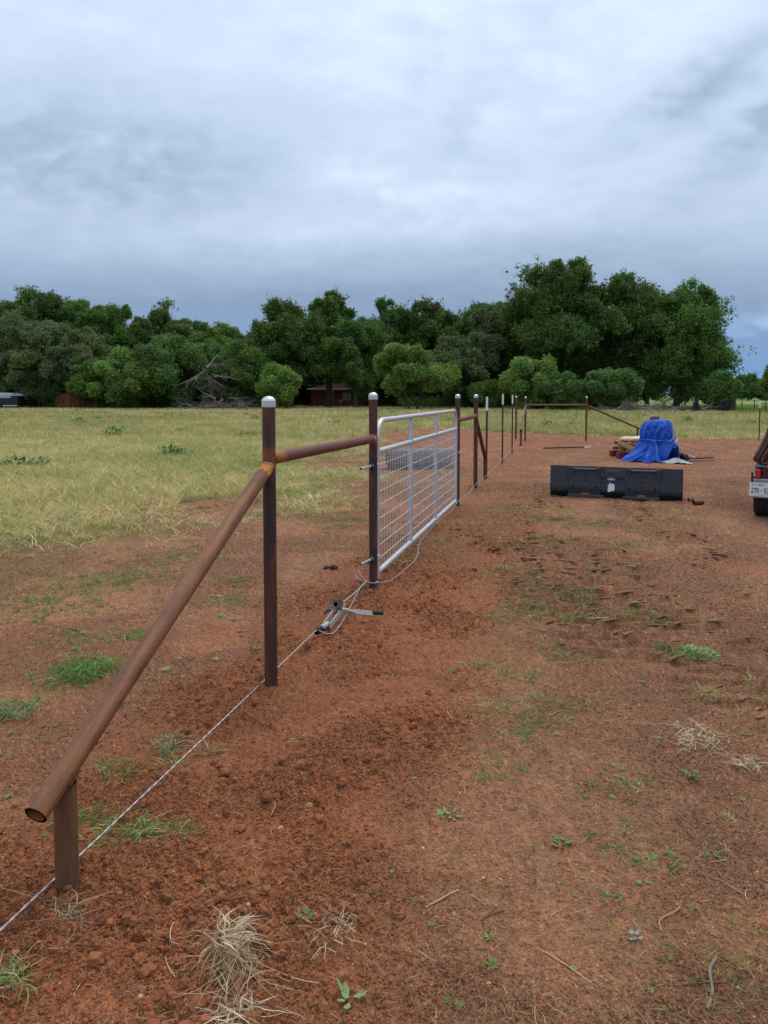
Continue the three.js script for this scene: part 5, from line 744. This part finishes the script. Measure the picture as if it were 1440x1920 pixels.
{ // wire fence between trailer and board fence, and along the house
  const stake = (x, z, h, label) => { const y = groundAt(x, z, false), o = put('fence_stake', merge([pipe(V(0, -0.3, 0), V(0, h, 0), 0.045, 0.04, 8), pipe(V(-0.06, h - 0.2, 0), V(0.06, h - 0.2, 0), 0.015, 0.015, 5)]), bark); o.position.set(x, y, z); tag(o, label, 'stake', 'thin stakes of the far wire fences'); };
  ['first', 'second', 'third', 'fourth'].forEach((n, k) => stake(-44.3 + k * 1.15, -86.3, 1.35, n + ' thin stake right of the trailer, counted from it'));
  ['first', 'second', 'third', 'fourth', 'fifth', 'sixth'].forEach((n, k) => stake(-8.6 + k * 2.7, -94.5, 1.45, n + ' thin stake in front of the brick house, from the left'));
  ['first', 'second', 'third', 'fourth', 'fifth'].forEach((n, k) => stake(31.9 + [0, 0.5, 1.2, 2.4, 3.5][k], -65.5 - k * 0.1, 1.15 + 0.15 * (k % 2), n + ' thin stake right of the leaning black sheet'));
  for (const [a, b, l] of [[V(-44.4, 0, -86.3), V(-40.6, 0, -86.3), 'sagging wires strung between trailer and board fence'], [V(-8.7, 0, -94.5), V(5, 0, -94.5), 'wires of the fence before the brick house'], [V(31.8, 0, -65.5), V(35.6, 0, -65.9), 'wires right of the leaning black sheet']]) { const w = []; for (const y of [0.5, 0.85, 1.2]) w.push(tube([a.clone().setY(y), a.clone().lerp(b, 0.5).setY(y - 0.05), b.clone().setY(y)], 0.014, 12, 4)); tag(put('fence_wire', merge(w), std(lin(96, 90, 84), 0.8)), l, 'wire'); }
}
// heaps of dead branches: every branch its own piece, from a few shared shapes
function branchShapes(seed, L) {
  const out = []; for (let v = 0; v < 6; v++) { const r = rng(seed + v), parts = [], grow = (a, d, len, rad, dep) => { let p = a.clone(), q = d.clone(); const n = 3; for (let k = 0; k < n; k++) { q.add(V(r() - 0.5, r() - 0.5, r() - 0.5).multiplyScalar(0.55)).normalize(); const e = p.clone().addScaledVector(q, len / n), r0 = rad * (1 - k / n * 0.7), r1 = rad * (1 - (k + 1) / n * 0.7); parts.push(pipe(p, e, r0, r1, dep ? 4 : 6)); if (dep < 2) for (let m = 0; m < 2 - dep * 0.5; m++) grow(e, q.clone().add(V(r() - 0.5, r() - 0.5, r() - 0.5).multiplyScalar(1.6)).normalize(), len * 0.42, r1 * 0.6, dep + 1); p = e; } }; grow(V(0, 0, 0), V(1, 0, 0), L, L * 0.028, 0); out.push(merge(parts)); } return out;
}
const deadMats = [lin(136, 126, 118), lin(110, 98, 90), lin(154, 146, 136), lin(90, 78, 70)].map((c) => std(c, 0.95));
function heap(name, label, cat, x, z, w, h, d, n, L, seed, dome) {
  const r = rng(seed), g = thing(name, label, cat, [x, 0, z]), sh = branchShapes(seed, L);
  for (let k = 0; k < n; k++) { const b = put('branch', sh[k % 6], deadMats[Math.floor(r() * 4)], g), u = r() * 2 - 1, hh = h * (1 - u * u * 0.8) * (0.05 + 0.85 * r() * r()); b.position.set(u * w / 2, hh + 0.1, (r() - 0.5) * d); if (dome) { b.position.set(u * w * 0.18, h * (0.55 + 0.4 * r()), (r() - 0.5) * d * 0.3); b.rotation.set(r() * 6.28, r() * 6.28, -0.5 - 1.0 * r(), 'YXZ'); } else b.rotation.set(r() * 6.28, r() * 6.28, (r() - 0.6) * 0.9, 'YXZ'); b.scale.setScalar(0.6 + 0.7 * r()); }
  return g;
}
heap('brush_pile', 'grey heap of bare dead branches and roots in front of the left wood', 'brush pile', -18.1, -79, 6.6, 2.3, 2.5, 60, 2.0, 71);
heap('dead_tree', 'leaning dead tree drooping over the left heap of roots', 'dead tree', -19.4, -80.2, 4.2, 5.2, 3, 26, 2.4, 91, true);
heap('brush_pile', 'long grey heap of dead branches under the trees at right', 'brush pile', 25.2, -66.5, 7.8, 1.35, 2.2, 64, 1.9, 111);
{ // black sheets near the right heap
  const blk = std(lin(26, 26, 29), 0.6, { side: THREE.DoubleSide });
  const sheet = (label, x, z, w, h, lean, tri, seed) => { const n = 26, g = new THREE.PlaneGeometry(1, 1, n, n), p = g.attributes.position; for (let i = 0; i < p.count; i++) { const u = p.getX(i), v = p.getY(i) + 0.5, ww = tri ? mix(1, 0.12, Math.pow(v, 0.9)) : 1, notch = tri ? 0.45 * sstep(0.2, 0, Math.abs(u - 0.08)) * sstep(0.9, 0.2, v) : 0; p.setXYZ(i, u * w * ww + lean * v + 0.06 * noise(u * 5 + seed, v * 4), Math.max(0.01, v * h * (1 - notch * 0.2) + 0.05 * noise(u * 4, v * 3 + seed) * v), 0.12 * fbm(u * 5 + seed, v * 2, 3) - 0.35 * (1 - v) * (tri ? -1 : 0.3) + (tri ? notch * -0.5 : 0)); } g.computeVertexNormals(); const o = thing('black_sheet', label, 'sheet', [x, 0, z]); put('plastic', g, blk, o); const f = put('prop', merge([pipe(V(lean - w * (tri ? 0.05 : 0.45), -0.1, -0.12), V(lean - w * (tri ? 0.02 : 0.42), h + 0.02, -0.12), 0.04, 0.04, 7), ...(tri ? [] : [pipe(V(lean + w * 0.5, -0.1, -0.12), V(lean + w * 0.5, h + 0.05, -0.12), 0.04, 0.04, 7), pipe(V(lean - w * 0.5, h, -0.08), V(lean + w * 0.6, h + 0.06, -0.08), 0.035, 0.035, 7)])]), bark, o); };
  sheet('black plastic sheet hung in a peak beside the right brush heap', 28.5, -65, 1.3, 1.4, 0.0, true, 3); sheet('black plastic sheet leaning on stakes right of the peaked one', 31.0, -65.2, 1.25, 1.2, 0.35, false, 8);
  const bent = put('bent_pipe', merge([tube([V(0, 1.35, 0), V(0.05, 0.95, 0), V(0.7, 0.9, 0.1), V(0.85, 0.6, 0.1), V(0.9, 0.0, 0.1)], 0.03, 40, 7), pipe(V(0, 0.9, 0), V(0, -0.2, 0), 0.03, 0.03, 7)]), bark); bent.position.set(34.4, 0, -65); tag(bent, 'bent dark pipe standing in the grass near the right edge', 'pipe');
  const log = put('log', pipe(V(0, 0.14, 0), V(3.2, 0.12, 0.4), 0.15, 0.11, 10), deadMats[2]); log.position.set(20.4, 0, -65.2); tag(log, 'pale dead log lying in front of the right brush heap', 'log');
}
// ---------------------------------------------------------------- leafy weeds in the field
function weedGeo(seed, n, R, H, len, wid) {
  const r = rng(seed), pos = [], idx = [];
  for (let k = 0; k < n; k++) { const a = r() * 6.283, t = Math.sqrt(r()), c = V(Math.cos(a) * R * t, H * (0.25 + 0.75 * r()) * (1.05 - 0.5 * t * t), Math.sin(a) * R * t), d = V(Math.cos(a + (r() - 0.5)), 0.1 + 0.7 * r(), Math.sin(a + (r() - 0.5))).normalize(), w = V(0, 1, 0).cross(d).normalize(), L = len * (0.6 + 0.7 * r()), ww = wid * (0.7 + 0.6 * r()), up = V(0, 0, 0).crossVectors(d, w).normalize(), b = pos.length / 3;
    for (const [s, q, e] of [[0, 0, 0], [0.35, 0.5, 0.08], [0.35, -0.5, 0.08], [0.4, 0, 0], [0.75, 0.35, 0.02], [0.75, -0.35, 0.02], [1, 0, -0.12]]) { const p = c.clone().addScaledVector(d, s * L).addScaledVector(w, q * ww).addScaledVector(up, -e * L); pos.push(p.x, p.y, p.z); }
    idx.push(b, b + 1, b + 3, b, b + 3, b + 2, b + 1, b + 4, b + 3, b + 2, b + 3, b + 5, b + 3, b + 4, b + 6, b + 3, b + 6, b + 5);
    const st = pos.length / 3, s2 = c.clone().multiplyScalar(0.25).setY(-0.02); for (const [p, o] of [[s2, -0.004], [s2, 0.004], [c, 0.003]]) pos.push(p.x + o, p.y, p.z + o); idx.push(st, st + 1, st + 2); }
  const g = new THREE.BufferGeometry(); g.setAttribute('position', new THREE.Float32BufferAttribute(pos, 3)); g.setIndex(idx); g.computeVertexNormals(); return g;
}
{
  const mk = (c) => new THREE.MeshPhysicalMaterial({ color: C(...c), roughness: 0.65, transmission: 0.22, thickness: 0, side: THREE.DoubleSide, specularIntensity: 0.4 }), m = [mk(lin(92, 136, 62)), mk(lin(104, 146, 70)), mk(lin(124, 146, 92)), mk(lin(96, 126, 64))], gs = [weedGeo(1, 110, 0.34, 0.38, 0.13, 0.06), weedGeo(2, 80, 0.3, 0.32, 0.15, 0.07), weedGeo(3, 90, 0.42, 0.3, 0.12, 0.05)];
  const named = [[-10.4, -27.5, 1.25, 0, 1, 'bushy green weed with pale tips in the left field, largest one'], [-5.53, -18.2, 0.95, 1, 3, 'dark green weed beside a paler one, left of the near post'], [-5.2, -18.25, 0.8, 1, 2, 'pale green weed right beside a darker one, left field'], [-8.1, -15.5, 0.9, 1, 3, 'dark green weed low at the left edge of the field'], [-7.65, -15.7, 0.8, 1, 2, 'greyish weed right of the dark one at the left edge'], [-8.9, -31, 0.7, 1, 1, 'small bright weed in the middle left field'], [-5.4, -27.6, 0.95, 2, 3, 'wide low weed close left of the near capped post'], [8.5, -37, 0.95, 0, 0, 'dense green weed between the far corner posts'], [10.3, -38.5, 1.1, 2, 2, 'pale branching weed right of the dense one at the corner brace'], [19.4, -37.2, 1.2, 2, 1, 'wide green weed in the right field near the truck']];
  for (const [x, z, s, g, k, l] of named) { const o = put('field_weed', gs[g], m[k]); o.position.set(x, groundAt(x, z, false), z); o.scale.setScalar(s); o.rotation.y = x * 3; tag(o, l, 'weed', 'leafy weeds in the field'); }
  const r = rng(12); for (let k = 0; k < 32; k++) { const d = 36 + 42 * r(), x = (r() - 0.5) * 1.1 * d, z = -d; if (grassMask(x, z) < 0.8) continue; const o = put('field_weed', gs[k % 3], m[Math.floor(r() * 3)]); o.position.set(x, groundAt(x, z, false), z); o.scale.set(1 + 0.9 * r(), 0.8 + 0.4 * r(), 1); o.rotation.y = r() * 6; tag(o, 'small green weed far out in the field before the trees', 'weed', 'small far weeds in the field'); }
}
// ---------------------------------------------------------------- single plants, dry clumps and sticks in the foreground
function strands(seed, n, L, w, spread, o = {}) {
  const r = rng(seed), pos = [], idx = [], seg = 7, dir0 = o.dir ?? 0, arc = o.arc ?? 6.283, rise = o.rise ?? 0.35;
  for (let k = 0; k < n; k++) {
    const a0 = r() * 6.283, d0 = spread * Math.sqrt(r()), a = dir0 + (r() - 0.5) * arc, len = L * (0.35 + 0.8 * r()), ww = w * (0.5 + 0.9 * r()), up = rise * (0.2 + r()), curl = (r() - 0.5) * 2.4; let p = V(Math.cos(a0) * d0, 0.004 + (o.thick ?? 0.03) * r(), Math.sin(a0) * d0), h = a, b = pos.length / 3;
    for (let s = 0; s <= seg; s++) { const t = s / seg, el = up * (1 - 2.1 * t) + 0.15 * (r() - 0.5); h += curl / seg + (r() - 0.5) * (s === 3 ? 1.5 : 0.45); const wd = ww * (s === 0 ? 0.7 : 1 - t * 0.75) * 0.5, tw = k * 1.7 + s * 0.3, nx = -Math.sin(h) * Math.cos(tw), nz = Math.cos(h) * Math.cos(tw), ny = Math.sin(tw) * 0.6; pos.push(p.x - nx * wd, Math.max(0.001, p.y - ny * wd), p.z - nz * wd, p.x + nx * wd, Math.max(0.003, p.y + ny * wd), p.z + nz * wd); if (s) { const q = b + s * 2; idx.push(q - 2, q - 1, q, q - 1, q + 1, q); } p = p.clone().add(V(Math.cos(h) * Math.cos(el), Math.sin(el), Math.sin(h) * Math.cos(el)).multiplyScalar(len / seg)); p.y = Math.max(p.y, 0.003); }
  }
  const g = new THREE.BufferGeometry(); g.setAttribute('position', new THREE.Float32BufferAttribute(pos, 3)); g.setIndex(idx); g.computeVertexNormals(); return g;
}
const leafM = (c) => new THREE.MeshPhysicalMaterial({ color: C(...c), roughness: 0.65, transmission: 0.2, thickness: 0, side: THREE.DoubleSide, specularIntensity: 0.35 });
const DRY = [lin(206, 190, 160), lin(180, 158, 122), lin(156, 134, 106), lin(136, 118, 100)].map(leafM), GRN = [lin(110, 150, 76), lin(92, 128, 66), lin(138, 158, 88), lin(120, 146, 112)].map(leafM);
function clump(name, label, cat, x, z, layers, group) { const g = thing(name, label, cat, [x, GY_(x, z) - 0.004, z], 0, group); for (const [part, mat, ...a] of layers) put(part, strands(...a), mat, g); return g; }
clump('dry_grass_clump', 'large straw coloured dead grass clump at the bottom of the photo', 'grass', -0.44, -1.97, [['dry_blades', DRY[0], 51, 80, 0.10, 0.0045, 0.05, { rise: 0.4, thick: 0.07, dir: -0.8, arc: 4 }], ['dry_blades', DRY[1], 52, 110, 0.11, 0.0035, 0.07, { rise: 0.35, thick: 0.06 }], ['dry_roots', DRY[2], 53, 90, 0.2, 0.0032, 0.05, { rise: 0.25, dir: 1.45, arc: 1.0, thick: 0.05 }], ['dry_roots', DRY[1], 57, 60, 0.24, 0.0035, 0.05, { rise: 0.2, dir: 1.3, arc: 0.6, thick: 0.04 }], ['long_straws', DRY[1], 54, 5, 0.26, 0.005, 0.02, { rise: 0.12 }], ['green_blades', GRN[2], 55, 3, 0.1, 0.008, 0.04, { rise: 1.2 }]]);
clump('dry_grass_clump', 'tangle of dead grass tails at the bottom edge below the large clump', 'grass', -0.385, -1.74, [['dry_blades', DRY[0], 61, 70, 0.15, 0.004, 0.05, { rise: 0.3, thick: 0.03 }], ['dry_blades', DRY[2], 62, 60, 0.12, 0.004, 0.05, { rise: 0.3, thick: 0.03 }]]);
clump('dry_grass_clump', 'grey dry grass bundle on the soil at the foot of the near brace', 'grass', -0.99, -2.10, [['dry_blades', DRY[3], 63, 60, 0.14, 0.004, 0.05, { rise: 0.25 }], ['dry_blades', DRY[1], 64, 30, 0.16, 0.0035, 0.05, { rise: 0.25 }], ['long_straws', DRY[2], 65, 4, 0.26, 0.005, 0.03, { rise: 0.1 }]]);
clump('dry_grass_clump', 'pale dry grass clump on the right by the tyre tracks', 'grass', 1.44, -3.22, [['dry_blades', DRY[0], 66, 70, 0.13, 0.004, 0.10, { rise: 0.5, thick: 0.04 }], ['dry_blades', DRY[1], 67, 90, 0.15, 0.0035, 0.15, { rise: 0.25 }]]);
clump('dry_grass_clump', 'small dry grass clump at the right edge, lower one', 'grass', 1.57, -3.0, [['dry_blades', DRY[0], 68, 40, 0.13, 0.004, 0.05, { rise: 0.35 }], ['dry_blades', DRY[1], 69, 20, 0.13, 0.004, 0.05, { rise: 0.35 }]]);
clump('dry_grass_clump', 'dry grass wisp right of the large dead clump', 'grass', -0.14, -2.02, [['dry_blades', DRY[1], 70, 34, 0.10, 0.003, 0.08, { rise: 0.25 }], ['dry_blades', DRY[0], 71, 18, 0.10, 0.003, 0.07, { rise: 0.25 }]]);
clump('dry_grass_clump', 'dry roots mixed with green blades left of the wire', 'grass', -1.0, -3.2, [['dry_blades', DRY[1], 72, 60, 0.15, 0.004, 0.07, { rise: 0.5 }], ['dry_blades', DRY[3], 73, 40, 0.14, 0.004, 0.07, { rise: 0.3 }], ['green_blades', GRN[1], 74, 24, 0.13, 0.006, 0.06, { rise: 0.8 }]]);
clump('grass_clump', 'bright green grass clump beneath the sloping brace pipe', 'grass', -1.72, -4.05, [['blades', GRN[0], 81, 150, 0.17, 0.006, 0.15, { rise: 1.3 }], ['blades', GRN[1], 82, 110, 0.14, 0.006, 0.16, { rise: 1.1 }]]);
clump('grass_clump', 'green grass clump low at the left edge beside the brace', 'grass', -1.86, -3.5, [['blades', GRN[3], 83, 70, 0.16, 0.006, 0.09, { rise: 1.0 }], ['blades', GRN[1], 84, 50, 0.14, 0.006, 0.09, { rise: 1.0 }]]);
clump('grass_clump', 'green grass clump in the bottom left corner', 'grass', -1.04, -1.86, [['blades', GRN[2], 85, 40, 0.10, 0.005, 0.05, { rise: 0.7, dir: -0.3, arc: 3 }], ['blades', GRN[1], 86, 40, 0.09, 0.005, 0.05, { rise: 0.6 }], ['dry_blades', DRY[1], 87, 30, 0.12, 0.004, 0.06, { rise: 0.4 }]]);
clump('grass_clump', 'green runner grass right of the wire near the brace foot', 'grass', -0.88, -2.52, [['blades', GRN[0], 88, 34, 0.13, 0.006, 0.07, { rise: 0.7 }], ['dry_blades', DRY[1], 89, 22, 0.16, 0.004, 0.08, { rise: 0.3 }]]);
const wm = [leafM(lin(110, 136, 82)), leafM(lin(132, 156, 100)), leafM(lin(150, 164, 152))];
function weed(label, x, z, s, m, seed, n = 9, R = 0.03, H = 0.035, len = 0.05, wid = 0.02) { const o = put('ground_weed', weedGeo(seed, n, R, H, len, wid), wm[m]); o.position.set(x, GY_(x, z) - 0.002, z); o.scale.set(s * 0.62, s * 0.5, s * 0.62); o.rotation.y = seed; tag(o, label, 'weed', 'small leafy weeds on the bare soil'); }
weed('small dark leaved weed right of the large dead grass clump', -0.24, -2.08, 0.9, 0, 5); weed('broad leaved seedling low at the bottom, left of centre', -0.09, -1.80, 1.1, 1, 6, 8, 0.02, 0.03, 0.07, 0.02); weed('pair of pale green seedlings near the middle of the soil', 0.26, -2.66, 1.0, 1, 7, 14, 0.05); weed('bluish round leaved seedling at lower right', 0.74, -2.02, 0.9, 2, 8, 5, 0.03, 0.012, 0.035, 0.026); weed('low green weed at the right, in the tyre track', 1.95, -4.36, 1.6, 1, 9, 230, 0.13, 0.035, 0.024, 0.012); weed('green tuft weed right of centre, left one of a scattered pair', 0.64, -2.47, 1.0, 0, 10, 14); weed('green tuft weed at lower right above the bluish seedling', 0.73, -2.19, 1.0, 0, 11, 12, 0.03, 0.03, 0.06, 0.012); weed('dense green weed below the pale dry clump on the right', 1.31, -2.92, 1.1, 0, 12, 30, 0.05, 0.03, 0.035, 0.014); weed('tiny bright curled weed at the right, under the dense one', 1.33, -2.66, 0.9, 1, 13, 14, 0.03, 0.015, 0.04, 0.016); weed('small sprouting weed at right between pebbles', 1.16, -2.42, 1.0, 0, 14, 10, 0.03, 0.03, 0.06, 0.012);
function stick(label, a, b, r, c, bend = 0.02) { const y = (x, z) => GY_(x, z) + r * 0.8, m = [0, 0.3, 0.65, 1].map((t, k) => { const x = mix(a[0], b[0], t) + (k === 1 ? bend : k === 2 ? -bend * 0.6 : 0), z = mix(a[1], b[1], t) + (k === 1 ? bend * 0.3 : 0); return V(x, y(x, z) + (k === 1 || k === 2 ? 0.004 : 0), z); }); const g = new THREE.TubeGeometry(new THREE.CatmullRomCurve3(m), 26, r, 8), p = g.attributes.position; for (let i = 0; i < p.count; i++) p.setY(i, p.getY(i) + 0.0015 * noise(p.getX(i) * 90, p.getZ(i) * 90)); g.computeVertexNormals(); tag(put('stick', g, std(c, 0.9)), label, 'stick', 'sticks lying on the soil'); }
stick('thick grey crooked stick at the lower right of the soil', [0.955, -1.95], [0.85, -1.775], 0.0046, lin(128, 116, 102), -0.009); stick('thin dark twig crossing under the grey stick', [0.82, -1.86], [0.99, -1.87], 0.0022, lin(96, 70, 52), 0.01); stick('straight pale stalk right of the bottom centre', [0.13, -2.16], [0.245, -2.245], 0.003, lin(182, 150, 112), 0.002); stick('curved tan twig above the grey stick', [0.84, -2.06], [0.95, -2.18], 0.0028, lin(170, 130, 94), -0.02); stick('brown stalk lying crosswise near the middle of the soil', [0.12, -2.96], [0.30, -2.97], 0.003, lin(128, 98, 66), 0.002); stick('thin straw stalk at the bottom right centre', [0.46, -1.98], [0.57, -1.86], 0.0022, lin(190, 156, 112), 0.006); stick('short brown stalk at the right edge of the soil', [1.12, -2.3], [1.17, -2.2], 0.003, lin(150, 124, 98), 0.002); stick('thin twig bottom centre below the pale stalk', [0.38, -2.14], [0.30, -2.11], 0.0025, lin(120, 86, 62), 0.008);
{ // two dark clods behind the fence
  const g = new THREE.IcosahedronGeometry(1, 3), p = g.attributes.position; for (let i = 0; i < p.count; i++) { const f = 1 + 0.22 * noise(p.getX(i) * 3 + 5, p.getY(i) * 3 + p.getZ(i) * 2); p.setXYZ(i, p.getX(i) * f, p.getY(i) * f, p.getZ(i) * f); } g.computeVertexNormals();
  const m = std(lin(62, 44, 36), 0.95); for (const [x, z, s, l] of [[-0.47, -6.55, 0.032, 'dark round clod left of the hinge post, the right one of two'], [-0.535, -6.56, 0.026, 'dark broken clod left of the hinge post, the left one of two']]) { const o = put('dark_clod', g, m); o.position.set(x, GY_(x, z) + s * 0.45, z); o.scale.set(s * 1.3, s * 0.8, s); o.rotation.y = x * 40; tag(o, l, 'clod', 'dark clods left of the hinge post'); }
}
renderer.render(scene, camera);
